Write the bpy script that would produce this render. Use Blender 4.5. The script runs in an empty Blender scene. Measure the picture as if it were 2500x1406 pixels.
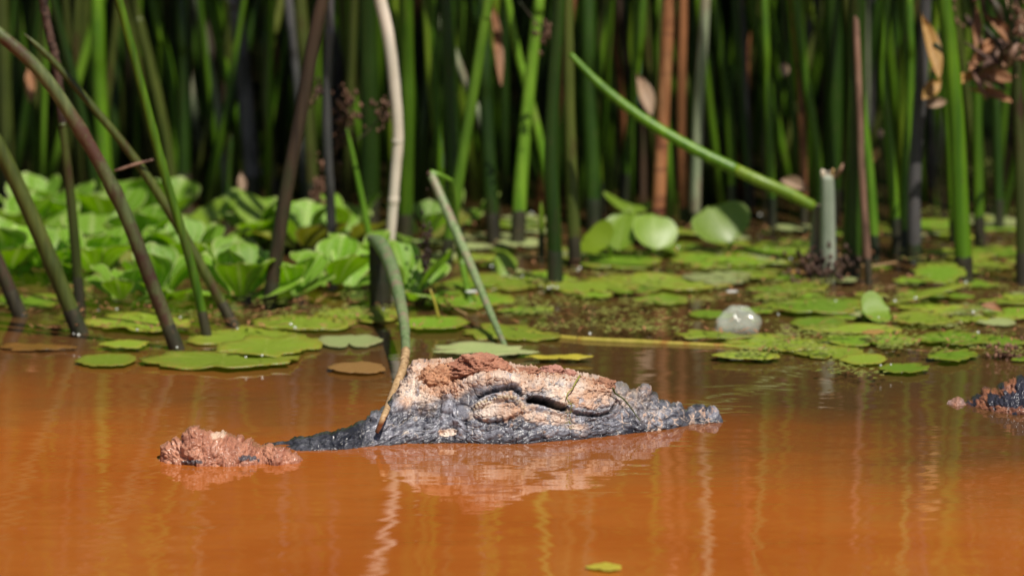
import bpy, math, random
import numpy as np
from mathutils import Vector

random.seed(7)
SC = bpy.context.scene
COL = SC.collection
R = math.radians

# ------------------------------------------------------------------ camera
FPX = 18600.0                      # focal length in photo pixels (2500 wide)
PITCH = R(10.0)
CAM_H = 1.553
CAM = Vector((0.0, -7.858, CAM_H))
cam_d = bpy.data.cameras.new('camera')
cam_d.sensor_width = 36.0
cam_d.lens = FPX / 2500.0 * 36.0
cam_d.clip_start = 0.1
cam_d.clip_end = 500.0
cam_d.dof.use_dof = True
cam_d.dof.focus_distance = 8.02
cam_d.dof.aperture_fstop = 5.0
cam = bpy.data.objects.new('camera', cam_d)
cam.location = CAM
cam.rotation_euler = (math.pi / 2 - PITCH, 0, 0)
COL.objects.link(cam)
SC.camera = cam

# ------------------------------------------------------------------ light
SUN_EL = R(62.0)
SUN_AZ = R(148.0)                  # compass style: 0 = +Y, 90 = +X; from camera-right, a little in front
sun_dir = Vector((math.sin(SUN_AZ) * math.cos(SUN_EL), math.cos(SUN_AZ) * math.cos(SUN_EL), math.sin(SUN_EL)))
sun_d = bpy.data.lights.new('sun', 'SUN')
sun_d.energy = 4.9
sun_d.angle = R(0.5)
sun_d.color = (1.0, 0.94, 0.84)
sun = bpy.data.objects.new('sun', sun_d)
sun.rotation_euler = (-sun_dir).to_track_quat('-Z', 'Y').to_euler()
sun.location = (2, -2, 6)
COL.objects.link(sun)
world = bpy.data.worlds.new('World')
SC.world = world
world.use_nodes = True
wn = world.node_tree
bg = wn.nodes['Background']
sky = wn.nodes.new('ShaderNodeTexSky')
sky.sky_type = 'NISHITA'
sky.sun_disc = False
sky.sun_elevation = SUN_EL
sky.sun_rotation = SUN_AZ
wn.links.new(sky.outputs[0], bg.inputs[0])
bg.inputs[1].default_value = 0.05

SC.view_settings.view_transform = 'Standard'
SC.view_settings.look = 'None'
SC.view_settings.exposure = 0.0
SC.view_settings.gamma = 1.0
SC.view_settings.use_curve_mapping = False
SC.render.engine = 'CYCLES'
SC.cycles.use_denoising = True
SC.cycles.max_bounces = 8
SC.cycles.transparent_max_bounces = 8
SC.cycles.sample_clamp_indirect = 4.0

# ------------------------------------------------------------------ helpers
_f = Vector((0, math.cos(PITCH), -math.sin(PITCH)))
_u = Vector((0, math.sin(PITCH), math.cos(PITCH)))


def ray(px, py):
    return _f + Vector(((px - 1250.0) / FPX, 0, 0)) + _u * ((703.0 - py) / FPX)


def W(px, py, z=0.0):
    """World point on the level z that the photo shows at (px, py)."""
    d = ray(px, py)
    return CAM + d * ((z - CAM.z) / d.z)


def WY(px, py, Y):
    """World point at depth Y that the photo shows at (px, py)."""
    d = ray(px, py)
    return CAM + d * ((Y - CAM.y) / d.y)


def WYa(px, py, Y):
    """numpy version of WY; arrays in, (...,3) out."""
    px, py, Y = np.broadcast_arrays(np.asarray(px, float), np.asarray(py, float), np.asarray(Y, float))
    k = (703.0 - py) / FPX
    dx = (px - 1250.0) / FPX
    dy = math.cos(PITCH) + math.sin(PITCH) * k
    dz = -math.sin(PITCH) + math.cos(PITCH) * k
    t = (Y - CAM.y) / dy
    return np.stack([CAM.x + dx * t, CAM.y + dy * t, CAM.z + dz * t], -1)


def srgb(r, g, b):
    def c(v):
        v /= 255.0
        return v / 12.92 if v <= 0.04045 else ((v + 0.055) / 1.055) ** 2.4
    return (c(r), c(g), c(b), 1.0)


def tag(o, label=None, cat=None, group=None, kind=None):
    if label: o['label'] = label
    if cat: o['category'] = cat
    if group: o['group'] = group
    if kind: o['kind'] = kind
    return o


def link_mesh(name, verts, faces, mat, parent=None, loc=None, smooth=True):
    me = bpy.data.meshes.new(name)
    me.from_pydata([tuple(v) for v in verts], [], faces)
    if smooth:
        me.shade_smooth()
    if mat: me.materials.append(mat)
    o = bpy.data.objects.new(name, me)
    if loc is not None: o.location = loc
    if parent is not None: o.parent = parent
    COL.objects.link(o)
    return o


def empty(name, loc):
    o = bpy.data.objects.new(name, None)
    o.location = loc
    o.empty_display_size = 0.02
    COL.objects.link(o)
    return o


def grid_obj(name, P, mat, colors=None, parent=None, attrs=None):
    nu, nv = P.shape[:2]
    idx = np.arange(nu * nv).reshape(nu, nv)
    q = np.stack([idx[:-1, :-1], idx[1:, :-1], idx[1:, 1:], idx[:-1, 1:]], -1).reshape(-1, 4)
    me = bpy.data.meshes.new(name)
    me.vertices.add(nu * nv)
    me.vertices.foreach_set('co', P.reshape(-1).astype(np.float32))
    me.loops.add(q.size)
    me.loops.foreach_set('vertex_index', q.reshape(-1).astype(np.int32))
    me.polygons.add(len(q))
    me.polygons.foreach_set('loop_start', (np.arange(len(q)) * 4).astype(np.int32))
    me.update(calc_edges=True)
    me.shade_smooth()
    if colors is not None:
        a = me.color_attributes.new('Col', 'FLOAT_COLOR', 'POINT')
        c = np.ones((nu * nv, 4), np.float32)
        c[:, :3] = colors.reshape(-1, 3)
        a.data.foreach_set('color', c.reshape(-1))
    for k, v in (attrs or {}).items():
        a = me.attributes.new(k, 'FLOAT', 'POINT')
        a.data.foreach_set('value', v.reshape(-1).astype(np.float32))
    me.materials.append(mat)
    o = bpy.data.objects.new(name, me)
    if parent is not None: o.parent = parent
    COL.objects.link(o)
    return o


# numpy noise -------------------------------------------------------
def _h(i, j, s):
    v = np.sin(i * 127.1 + j * 311.7 + s * 74.7) * 43758.5453
    return v - np.floor(v)


def vnoise(X, Y, s=0):
    i, j = np.floor(X), np.floor(Y)
    fx, fy = X - i, Y - j
    fx = fx * fx * fx * (fx * (fx * 6 - 15) + 10)
    fy = fy * fy * fy * (fy * (fy * 6 - 15) + 10)
    a, b, c, d = _h(i, j, s), _h(i + 1, j, s), _h(i, j + 1, s), _h(i + 1, j + 1, s)
    return (a * (1 - fx) + b * fx) * (1 - fy) + (c * (1 - fx) + d * fx) * fy


def fbm(X, Y, cell, octs=4, s=0, gain=0.5):
    t = 0; a = 1.0; n = 0
    X = X / cell; Y = Y / cell
    for k in range(octs):
        c, sn = math.cos(0.6 * k), math.sin(0.6 * k)
        t = t + a * (vnoise(X * c - Y * sn + 17.3 * k, X * sn + Y * c - 9.1 * k, s + k) - 0.5)
        n += a; a *= gain; X = X * 2.03; Y = Y * 2.03
    return t / n * 2


def vor(X, Y, cell, s=0, ang=0.0, stretch=1.0, jit=0.85):
    c, sn = math.cos(ang), math.sin(ang)
    U = (X * c + Y * sn) / (cell * stretch)
    V = (-X * sn + Y * c) / cell
    i, j = np.floor(U), np.floor(V)
    f1 = np.full(X.shape, 9.0); f2 = np.full(X.shape, 9.0); idh = np.zeros(X.shape)
    for a in (-1, 0, 1):
        for b in (-1, 0, 1):
            gi, gj = i + a, j + b
            dx = gi + 0.5 + jit * (_h(gi, gj, s) - 0.5) - U
            dy = gj + 0.5 + jit * (_h(gi, gj, s + 31) - 0.5) - V
            d = np.sqrt(dx * dx + dy * dy)
            m = d < f1
            f2 = np.where(m, f1, np.minimum(f2, d))
            idh = np.where(m, _h(gi, gj, s + 77), idh)
            f1 = np.where(m, d, f1)
    return f1, f2, idh


def sstep(a, b, x):
    t = np.clip((x - a) / (b - a), 0, 1)
    return t * t * (3 - 2 * t)


def curve(pairs, x, smooth=0):
    xs = [p[0] for p in pairs]; ys = [p[1] for p in pairs]
    y = np.interp(x, xs, ys)
    if smooth:
        n = int(smooth)
        k = np.hanning(2 * n + 3)[1:-1]; k /= k.sum()
        y = np.convolve(np.pad(y, n, mode='edge'), k, mode='valid')
    return y


def pl_dist(X, Y, pts):
    """distance to a polyline and the position along it (0..1)."""
    best = np.full(X.shape, 1e9); along = np.zeros(X.shape)
    L = [0]
    for a, b in zip(pts[:-1], pts[1:]):
        L.append(L[-1] + math.hypot(b[0] - a[0], b[1] - a[1]))
    for k, (a, b) in enumerate(zip(pts[:-1], pts[1:])):
        dx, dy = b[0] - a[0], b[1] - a[1]
        t = np.clip(((X - a[0]) * dx + (Y - a[1]) * dy) / (dx * dx + dy * dy), 0, 1)
        d = np.hypot(X - a[0] - t * dx, Y - a[1] - t * dy)
        m = d < best
        best = np.where(m, d, best)
        along = np.where(m, (L[k] + t * (L[k + 1] - L[k])) / L[-1], along)
    return best, along


def spline(pts, n):
    """Catmull-Rom through pts, n samples evenly in parameter."""
    P = [Vector(p) for p in pts]
    if len(P) == 2:
        return [P[0].lerp(P[1], i / (n - 1)) for i in range(n)]
    P = [P[0] * 2 - P[1]] + P + [P[-1] * 2 - P[-2]]
    segs = len(P) - 3
    out = []
    for i in range(n):
        t = i / (n - 1) * segs
        k = min(int(t), segs - 1); t -= k
        a, b, c, d = P[k:k + 4]
        out.append(0.5 * ((2 * b) + (c - a) * t + (2 * a - 5 * b + 4 * c - d) * t * t + (3 * b - a - 3 * c + d) * t ** 3))
    return out


def tube_data(path, radii, sides=10, cap=True, rough=0.0, rng=random):
    verts, faces = [], []
    n = len(path)
    ref = Vector((0, 1, 0.05)).normalized()
    for i, p in enumerate(path):
        t = (path[min(i + 1, n - 1)] - path[max(i - 1, 0)]).normalized()
        a = ref - t * ref.dot(t)
        if a.length < 0.05:
            a = Vector((1, 0, 0)) - t * t.x
        a.normalize()
        b = t.cross(a)
        for s in range(sides):
            th = 2 * math.pi * s / sides
            r = radii[i] * (1 + (rng.random() - 0.5) * rough)
            verts.append(p + a * (math.cos(th) * r) + b * (math.sin(th) * r))
    for i in range(n - 1):
        for s in range(sides):
            s2 = (s + 1) % sides
            faces.append((i * sides + s, i * sides + s2, (i + 1) * sides + s2, (i + 1) * sides + s))
    if cap:
        faces.append(tuple(range(sides))[::-1])
        faces.append(tuple((n - 1) * sides + s for s in range(sides)))
    return verts, faces


# ------------------------------------------------------------------ materials
def new_mat(name):
    m = bpy.data.materials.new(name)
    m.use_nodes = True
    nt = m.node_tree
    b = nt.nodes['Principled BSDF']
    return m, nt, b


def nnode(nt, typ, **kw):
    n = nt.nodes.new(typ)
    for k, v in kw.items():
        setattr(n, k, v)
    return n


def ramp(nt, fac, stops):
    r = nt.nodes.new('ShaderNodeValToRGB')
    cr = r.color_ramp
    while len(cr.elements) < len(stops): cr.elements.new(0.5)
    for e, (p, c) in zip(cr.elements, stops):
        e.position = p; e.color = c
    nt.links.new(fac, r.inputs[0])
    return r.outputs[0]


def mixc(nt, fac, a, b):
    m = nnode(nt, 'ShaderNodeMix', data_type='RGBA')
    for sock, v in ((m.inputs[0], fac), (m.inputs[6], a), (m.inputs[7], b)):
        if hasattr(v, 'links') or isinstance(v, bpy.types.NodeSocket):
            nt.links.new(v, sock)
        else:
            sock.default_value = v
    return m.outputs[2]


def noise(nt, vec, scale, detail=3.0, rough=0.55):
    n = nnode(nt, 'ShaderNodeTexNoise')
    n.inputs['Scale'].default_value = scale
    n.inputs['Detail'].default_value = detail
    n.inputs['Roughness'].default_value = rough
    if vec is not None: nt.links.new(vec, n.inputs['Vector'])
    return n.outputs['Fac']


def obj_coords(nt, scale=(1, 1, 1)):
    tc = nnode(nt, 'ShaderNodeTexCoord')
    oi = nnode(nt, 'ShaderNodeObjectInfo')
    mul = nnode(nt, 'ShaderNodeMath', operation='MULTIPLY')
    mul.inputs[1].default_value = 37.0
    nt.links.new(oi.outputs['Random'], mul.inputs[0])
    add = nnode(nt, 'ShaderNodeVectorMath', operation='ADD')
    nt.links.new(tc.outputs['Object'], add.inputs[0])
    nt.links.new(mul.outputs[0], add.inputs[1])
    mp = nnode(nt, 'ShaderNodeMapping')
    mp.inputs['Scale'].default_value = scale
    nt.links.new(add.outputs[0], mp.inputs[0])
    return mp.outputs[0], oi


def reed_mat(name, a, b, spot=None, spot_amt=0.62, rough=0.42, bump=0.15, spot_scale=(30, 30, 9), keep=False):
    m, nt, p = new_mat(name)
    v, oi = obj_coords(nt, (160, 160, 5))
    f = noise(nt, v, 1.0, 3)
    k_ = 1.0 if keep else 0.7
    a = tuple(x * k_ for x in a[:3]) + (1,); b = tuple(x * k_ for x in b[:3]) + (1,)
    c = ramp(nt, f, [(0.32, a), (0.68, b)])
    if spot is not None:
        spot = tuple(x * k_ for x in spot[:3]) + (1,)
        v2, _ = obj_coords(nt, spot_scale)
        f2 = noise(nt, v2, 1.0, 5, 0.65)
        k = ramp(nt, f2, [(spot_amt - 0.07, (0, 0, 0, 1)), (spot_amt + 0.05, (1, 1, 1, 1))])
        c = mixc(nt, k, c, spot)
    v3, _ = obj_coords(nt, (220, 220, 60))
    fk = ramp(nt, noise(nt, v3, 1.0, 4, 0.7), [(0.62, (0, 0, 0, 1)), (0.7, (0.75, 0.75, 0.75, 1))])
    c = mixc(nt, fk, c, (0.09, 0.06, 0.03, 1))
    v4, _ = obj_coords(nt, (3, 3, 7))
    sh = ramp(nt, noise(nt, v4, 1.0, 3, 0.6), [(0.3, (0.62, 0.66, 0.6, 1)), (0.7, (1.25, 1.15, 1.1, 1))])
    mu = nnode(nt, 'ShaderNodeMix', data_type='RGBA', blend_type='MULTIPLY'); mu.inputs[0].default_value = 1.0
    nt.links.new(c, mu.inputs[6]); nt.links.new(sh, mu.inputs[7]); c = mu.outputs[2]
    hs = nnode(nt, 'ShaderNodeHueSaturation')
    mr = nnode(nt, 'ShaderNodeMapRange')
    mr.inputs[3].default_value = 0.7; mr.inputs[4].default_value = 1.25
    nt.links.new(oi.outputs['Random'], mr.inputs[0])
    nt.links.new(mr.outputs[0], hs.inputs['Value'])
    nt.links.new(c, hs.inputs['Color'])
    nt.links.new(hs.outputs[0], p.inputs['Base Color'])
    p.inputs['Roughness'].default_value = rough
    bp = nnode(nt, 'ShaderNodeBump')
    bp.inputs['Strength'].default_value = bump
    bp.inputs['Distance'].default_value = 0.002
    nt.links.new(f, bp.inputs['Height'])
    nt.links.new(bp.outputs[0], p.inputs['Normal'])
    return m


M = {}
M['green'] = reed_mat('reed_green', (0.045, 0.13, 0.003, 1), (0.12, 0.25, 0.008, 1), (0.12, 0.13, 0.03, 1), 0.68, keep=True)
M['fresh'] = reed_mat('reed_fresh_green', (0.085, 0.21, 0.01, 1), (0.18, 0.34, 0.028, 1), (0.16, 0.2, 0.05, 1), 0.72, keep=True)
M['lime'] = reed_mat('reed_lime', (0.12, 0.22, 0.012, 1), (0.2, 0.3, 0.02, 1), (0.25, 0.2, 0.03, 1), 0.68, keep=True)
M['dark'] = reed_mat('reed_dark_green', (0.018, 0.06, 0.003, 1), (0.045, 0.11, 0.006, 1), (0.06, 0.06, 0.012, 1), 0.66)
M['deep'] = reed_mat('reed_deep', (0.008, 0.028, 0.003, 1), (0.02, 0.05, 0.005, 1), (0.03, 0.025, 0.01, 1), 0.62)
M['olive'] = reed_mat('reed_olive', (0.075, 0.105, 0.018, 1), (0.15, 0.19, 0.035, 1), (0.10, 0.055, 0.025, 1), 0.62)
M['mottled'] = reed_mat('reed_mottled', (0.075, 0.11, 0.035, 1), (0.16, 0.2, 0.075, 1), (0.09, 0.045, 0.03, 1), 0.57, spot_scale=(14, 14, 14))
M['brown'] = reed_mat('reed_brown', (0.06, 0.035, 0.02, 1), (0.13, 0.08, 0.045, 1), (0.05, 0.07, 0.02, 1), 0.56, rough=0.6)
M['rust'] = reed_mat('reed_rust', (0.22, 0.075, 0.025, 1), (0.4, 0.18, 0.08, 1), (0.08, 0.02, 0.012, 1), 0.6, rough=0.55, spot_scale=(6, 6, 40), keep=True)
M['grey'] = reed_mat('reed_grey', (0.1, 0.1, 0.11, 1), (0.22, 0.21, 0.22, 1), (0.05, 0.05, 0.045, 1), 0.58, rough=0.6)
M['greygreen'] = reed_mat('reed_grey_green', (0.19, 0.25, 0.14, 1), (0.38, 0.43, 0.29, 1), (0.25, 0.2, 0.14, 1), 0.58, rough=0.55, keep=True)
M['bleached'] = reed_mat('reed_bleached', (0.82, 0.70, 0.58, 1), (0.92, 0.84, 0.74, 1), (0.5, 0.33, 0.2, 1), 0.7, rough=0.5, keep=True)
M['stump'] = reed_mat('stump_dark', (0.03, 0.026, 0.016, 1), (0.085, 0.075, 0.04, 1), (0.03, 0.05, 0.015, 1), 0.55, rough=0.55)
M['seed'] = reed_mat('dry_seed', (0.16, 0.07, 0.04, 1), (0.36, 0.2, 0.13, 1), (0.08, 0.035, 0.02, 1), 0.55, rough=0.7)
M['palestump'] = reed_mat('pale_stump', (0.26, 0.31, 0.24, 1), (0.46, 0.5, 0.42, 1), (0.2, 0.16, 0.11, 1), 0.58, rough=0.5, keep=True)
M['palegreen'] = reed_mat('reed_pale_green', (0.16, 0.27, 0.10, 1), (0.32, 0.42, 0.22, 1), (0.34, 0.28, 0.2, 1), 0.58, rough=0.5, keep=True, spot_scale=(50, 50, 30))
M['straw'] = reed_mat('dry_straw', (0.36, 0.2, 0.07, 1), (0.6, 0.42, 0.2, 1), (0.2, 0.09, 0.03, 1), 0.62, rough=0.55, keep=True)
M['pinkbrown'] = reed_mat('pink_brown', (0.24, 0.12, 0.08, 1), (0.42, 0.25, 0.18, 1), (0.12, 0.06, 0.04, 1), 0.6, rough=0.6)
M['yellow'] = reed_mat('yellow_stem', (0.36, 0.32, 0.04, 1), (0.5, 0.42, 0.08, 1), (0.4, 0.16, 0.03, 1), 0.58, keep=True)
M['tipbrown'] = reed_mat('tip_brown', (0.36, 0.23, 0.11, 1), (0.62, 0.45, 0.26, 1), (0.2, 0.1, 0.05, 1), 0.6, rough=0.6, spot_scale=(120, 120, 160), keep=True)
M['bark'] = reed_mat('rooty_brown', (0.07, 0.035, 0.025, 1), (0.2, 0.11, 0.08, 1), (0.03, 0.015, 0.01, 1), 0.55, rough=0.75, bump=0.8, spot_scale=(90, 90, 90))


def leaf_mat(name, a, b, edge=None, spot=None, spot_amt=0.66, rough=0.3, trans=0.3, vein=None, scale=28, coat=0.0):
    m, nt, p = new_mat(name)
    v, oi = obj_coords(nt, (1, 1, 1))
    f = noise(nt, v, scale, 4)
    c = ramp(nt, f, [(0.3, a), (0.7, b)])
    if vein is not None:
        at = nnode(nt, 'ShaderNodeAttribute', attribute_name='vein')
        c = mixc(nt, at.outputs['Fac'], c, vein)
    if spot is not None:
        f2 = noise(nt, v, scale * 2.4, 5, 0.7)
        k = ramp(nt, f2, [(spot_amt - 0.04, (0, 0, 0, 1)), (spot_amt + 0.04, (1, 1, 1, 1))])
        c = mixc(nt, k, c, spot)
    if edge is not None:
        at = nnode(nt, 'ShaderNodeAttribute', attribute_name='edge')
        f3 = noise(nt, v, scale * 0.9, 3)
        mm = nnode(nt, 'ShaderNodeMath', operation='MULTIPLY')
        nt.links.new(at.outputs['Fac'], mm.inputs[0])
        kk = ramp(nt, f3, [(0.45, (0, 0, 0, 1)), (0.62, (1, 1, 1, 1))])
        nt.links.new(kk, mm.inputs[1])
        c = mixc(nt, mm.outputs[0], c, edge)
    hs = nnode(nt, 'ShaderNodeHueSaturation')
    mr = nnode(nt, 'ShaderNodeMapRange')
    mr.inputs[3].default_value = 0.75; mr.inputs[4].default_value = 1.2
    nt.links.new(oi.outputs['Random'], mr.inputs[0])
    nt.links.new(mr.outputs[0], hs.inputs['Value'])
    nt.links.new(c, hs.inputs['Color'])
    nt.links.new(hs.outputs[0], p.inputs['Base Color'])
    p.inputs['Roughness'].default_value = rough
    p.inputs['Coat Weight'].default_value = coat
    p.inputs['Coat Roughness'].default_value = 0.38
    bp = nnode(nt, 'ShaderNodeBump')
    bp.inputs['Strength'].default_value = 0.25
    bp.inputs['Distance'].default_value = 0.002
    nt.links.new(noise(nt, v, scale * 4, 3), bp.inputs['Height'])
    nt.links.new(bp.outputs[0], p.inputs['Normal'])
    if trans > 0:
        tr = nnode(nt, 'ShaderNodeBsdfTranslucent')
        hs2 = nnode(nt, 'ShaderNodeHueSaturation')
        hs2.inputs['Saturation'].default_value = 1.15
        hs2.inputs['Value'].default_value = 1.3
        nt.links.new(hs.outputs[0], hs2.inputs['Color'])
        nt.links.new(hs2.outputs[0], tr.inputs[0])
        mx = nnode(nt, 'ShaderNodeMixShader')
        mx.inputs[0].default_value = trans
        nt.links.new(p.outputs[0], mx.inputs[1])
        nt.links.new(tr.outputs[0], mx.inputs[2])
        nt.links.new(mx.outputs[0], nt.nodes['Material Output'].inputs[0])
    return m


M['lettuce'] = leaf_mat('water_lettuce_leaf', (0.15, 0.34, 0.015, 1), (0.30, 0.52, 0.05, 1), vein=(0.55, 0.66, 0.25, 1), rough=0.42, trans=0.38, edge=(0.42, 0.46, 0.14, 1))
M['lettuce_old'] = leaf_mat('water_lettuce_old_leaf', (0.2, 0.24, 0.03, 1), (0.3, 0.3, 0.05, 1), vein=(0.4, 0.42, 0.16, 1), rough=0.45, trans=0.35, edge=(0.25, 0.12, 0.03, 1))
M['round'] = leaf_mat('round_leaf', (0.15, 0.28, 0.012, 1), (0.26, 0.38, 0.03, 1), rough=0.46, trans=0.3, vein=(0.3, 0.42, 0.09, 1), coat=0.6)
M['roundlime'] = leaf_mat('round_leaf_lime', (0.17, 0.27, 0.01, 1), (0.24, 0.33, 0.02, 1), rough=0.35, trans=0.35)
M['pad'] = leaf_mat('lily_pad', (0.20, 0.31, 0.02, 1), (0.32, 0.44, 0.045, 1), edge=(0.42, 0.24, 0.05, 1), spot=(0.15, 0.10, 0.025, 1), spot_amt=0.6, rough=0.3, trans=0.12, vein=(0.42, 0.5, 0.1, 1))
M['padgreen'] = leaf_mat('lily_pad_green', (0.13, 0.27, 0.014, 1), (0.22, 0.38, 0.03, 1), edge=(0.36, 0.2, 0.04, 1), spot=(0.11, 0.09, 0.02, 1), spot_amt=0.62, rough=0.28, trans=0.12, vein=(0.34, 0.46, 0.08, 1))
M['padpale'] = leaf_mat('lily_pad_pale', (0.28, 0.36, 0.12, 1), (0.42, 0.48, 0.2, 1), edge=(0.36, 0.28, 0.15, 1), spot=(0.15, 0.13, 0.06, 1), spot_amt=0.64, rough=0.4, trans=0.1)
M['deadpad'] = leaf_mat('dead_pad', (0.34, 0.16, 0.05, 1), (0.5, 0.3, 0.1, 1), spot=(0.22, 0.07, 0.03, 1), spot_amt=0.58, rough=0.4, trans=0.15)
M['sunk'] = leaf_mat('sunk_pad', (0.22, 0.09, 0.02, 1), (0.26, 0.13, 0.03, 1), spot=(0.12, 0.1, 0.02, 1), spot_amt=0.6, rough=0.15, trans=0.0)
M['strip'] = leaf_mat('yellow_strip', (0.42, 0.36, 0.03, 1), (0.5, 0.44, 0.06, 1), spot=(0.5, 0.2, 0.02, 1), spot_amt=0.62, rough=0.35, trans=0.15)
M['duckweed'] = leaf_mat('duckweed', (0.2, 0.24, 0.04, 1), (0.34, 0.36, 0.1, 1), rough=0.4, trans=0.1, scale=60)
M['deadleaf'] = leaf_mat('dead_leaf', (0.22, 0.09, 0.04, 1), (0.4, 0.2, 0.09, 1), spot=(0.1, 0.04, 0.02, 1), spot_amt=0.6, rough=0.6, trans=0.15)
M['goldleaf'] = leaf_mat('gold_leaf', (0.4, 0.2, 0.05, 1), (0.58, 0.36, 0.12, 1), spot=(0.3, 0.12, 0.03, 1), spot_amt=0.62, rough=0.5, trans=0.2)
M['paleleaf'] = leaf_mat('pale_leaf', (0.26, 0.16, 0.1, 1), (0.42, 0.29, 0.19, 1), spot=(0.2, 0.15, 0.08, 1), spot_amt=0.62, rough=0.5, trans=0.15)
M['petal'] = leaf_mat('petal', (0.75, 0.75, 0.7, 1), (0.88, 0.88, 0.84, 1), rough=0.4, trans=0.2)
M['weed'] = leaf_mat('pond_weed', (0.2, 0.2, 0.03, 1), (0.36, 0.34, 0.08, 1), rough=0.5, trans=0.1, scale=200)

# water: muddy, opaque a finger below the skin
def water_mat():
    m, nt, p = new_mat('muddy_water')
    tc = nnode(nt, 'ShaderNodeTexCoord')
    big = noise(nt, tc.outputs['Object'], 3.2, 4)
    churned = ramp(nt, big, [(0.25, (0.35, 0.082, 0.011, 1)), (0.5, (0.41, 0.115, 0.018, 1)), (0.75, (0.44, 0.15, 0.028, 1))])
    # silt stirred up in the open water; clearer among the plants, with reed shade and reflections painted in as brown (further in on the left side)
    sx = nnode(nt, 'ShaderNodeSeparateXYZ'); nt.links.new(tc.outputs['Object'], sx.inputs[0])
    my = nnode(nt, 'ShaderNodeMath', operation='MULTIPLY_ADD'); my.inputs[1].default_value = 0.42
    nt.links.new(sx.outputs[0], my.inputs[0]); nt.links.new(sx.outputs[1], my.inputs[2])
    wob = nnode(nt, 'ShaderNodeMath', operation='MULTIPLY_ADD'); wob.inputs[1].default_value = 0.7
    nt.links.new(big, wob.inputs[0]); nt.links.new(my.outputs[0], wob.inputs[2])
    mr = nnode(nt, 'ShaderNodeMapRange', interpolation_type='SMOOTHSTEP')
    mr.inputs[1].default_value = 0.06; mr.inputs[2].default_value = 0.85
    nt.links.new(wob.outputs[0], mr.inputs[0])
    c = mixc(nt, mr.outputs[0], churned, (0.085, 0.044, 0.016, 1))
    # shade inside the reed bed, painted into the water as near black
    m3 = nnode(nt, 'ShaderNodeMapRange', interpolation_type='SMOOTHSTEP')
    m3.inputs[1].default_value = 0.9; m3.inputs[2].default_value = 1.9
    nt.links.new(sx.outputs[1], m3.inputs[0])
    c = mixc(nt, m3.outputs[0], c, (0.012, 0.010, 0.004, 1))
    nt.links.new(c, p.inputs['Base Color'])
    p.inputs['Roughness'].default_value = 0.02
    p.inputs['IOR'].default_value = 1.42
    mp = nnode(nt, 'ShaderNodeMapping')
    mp.inputs['Scale'].default_value = (9, 16, 1)
    nt.links.new(tc.outputs['Object'], mp.inputs[0])
    n1 = noise(nt, mp.outputs[0], 1.0, 2, 0.5)
    mp2 = nnode(nt, 'ShaderNodeMapping')
    mp2.inputs['Scale'].default_value = (16, 62, 1)
    nt.links.new(tc.outputs['Object'], mp2.inputs[0])
    n2 = noise(nt, mp2.outputs[0], 1.0, 2, 0.5)
    b1 = nnode(nt, 'ShaderNodeBump'); b1.inputs['Strength'].default_value = 1.0; b1.inputs['Distance'].default_value = 0.0011
    b2 = nnode(nt, 'ShaderNodeBump'); b2.inputs['Strength'].default_value = 1.0; b2.inputs['Distance'].default_value = 0.00013
    nt.links.new(n1, b1.inputs['Height']); nt.links.new(n2, b2.inputs['Height'])
    nt.links.new(b1.outputs[0], b2.inputs['Normal'])
    nt.links.new(b2.outputs[0], p.inputs['Normal'])
    return m


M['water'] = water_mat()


def ground_mat():
    m, nt, p = new_mat('bank_soil')
    tc = nnode(nt, 'ShaderNodeTexCoord')
    f = noise(nt, tc.outputs['Object'], 1.5, 6)
    nt.links.new(ramp(nt, f, [(0.3, (0.05, 0.07, 0.015, 1)), (0.7, (0.2, 0.09, 0.04, 1))]), p.inputs['Base Color'])
    p.inputs['Roughness'].default_value = 0.9
    return m


def hide_mat(name, rough_scale=1.0):
    m, nt, p = new_mat(name)
    at = nnode(nt, 'ShaderNodeAttribute', attribute_name='Col')
    tc = nnode(nt, 'ShaderNodeTexCoord')
    f = noise(nt, tc.outputs['Object'], 420, 4, 0.65)
    c = mixc(nt, 0.30, at.outputs['Color'], (0, 0, 0, 1))
    mm = nnode(nt, 'ShaderNodeMix', data_type='RGBA', blend_type='MULTIPLY')
    mm.inputs[0].default_value = 1.0
    nt.links.new(at.outputs['Color'], mm.inputs[6])
    nt.links.new(ramp(nt, f, [(0.3, (0.62, 0.62, 0.64, 1)), (0.7, (1.3, 1.28, 1.25, 1))]), mm.inputs[7])
    nt.links.new(mm.outputs[2], p.inputs['Base Color'])
    ra = nnode(nt, 'ShaderNodeAttribute', attribute_name='rough')
    nt.links.new(ra.outputs['Fac'], p.inputs['Roughness'])
    bp = nnode(nt, 'ShaderNodeBump'); bp.inputs['Strength'].default_value = 0.5; bp.inputs['Distance'].default_value = 0.0012
    nt.links.new(f, bp.inputs['Height'])
    nt.links.new(bp.outputs[0], p.inputs['Normal'])
    return m


M['hide'] = hide_mat('reptile_hide')
M['mud'] = hide_mat('mud')

# ------------------------------------------------------------------ setting
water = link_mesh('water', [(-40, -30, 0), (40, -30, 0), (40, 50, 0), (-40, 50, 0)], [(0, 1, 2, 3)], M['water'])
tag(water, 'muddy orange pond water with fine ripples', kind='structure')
gx = np.linspace(-120, 120, 61); gy = np.linspace(-60, 180, 61)
GX, GY = np.meshgrid(gx, gy, indexing='ij')
GZ = -0.5 + 2.2 * sstep(6.0, 16.0, GY) + 0.5 * fbm(GX, GY, 9, 3, 5) * sstep(8, 20, GY)
ground = grid_obj('ground', np.stack([GX, GY, GZ], -1), ground_mat())
tag(ground, 'soil bed and far bank of the pond', kind='structure')

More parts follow.
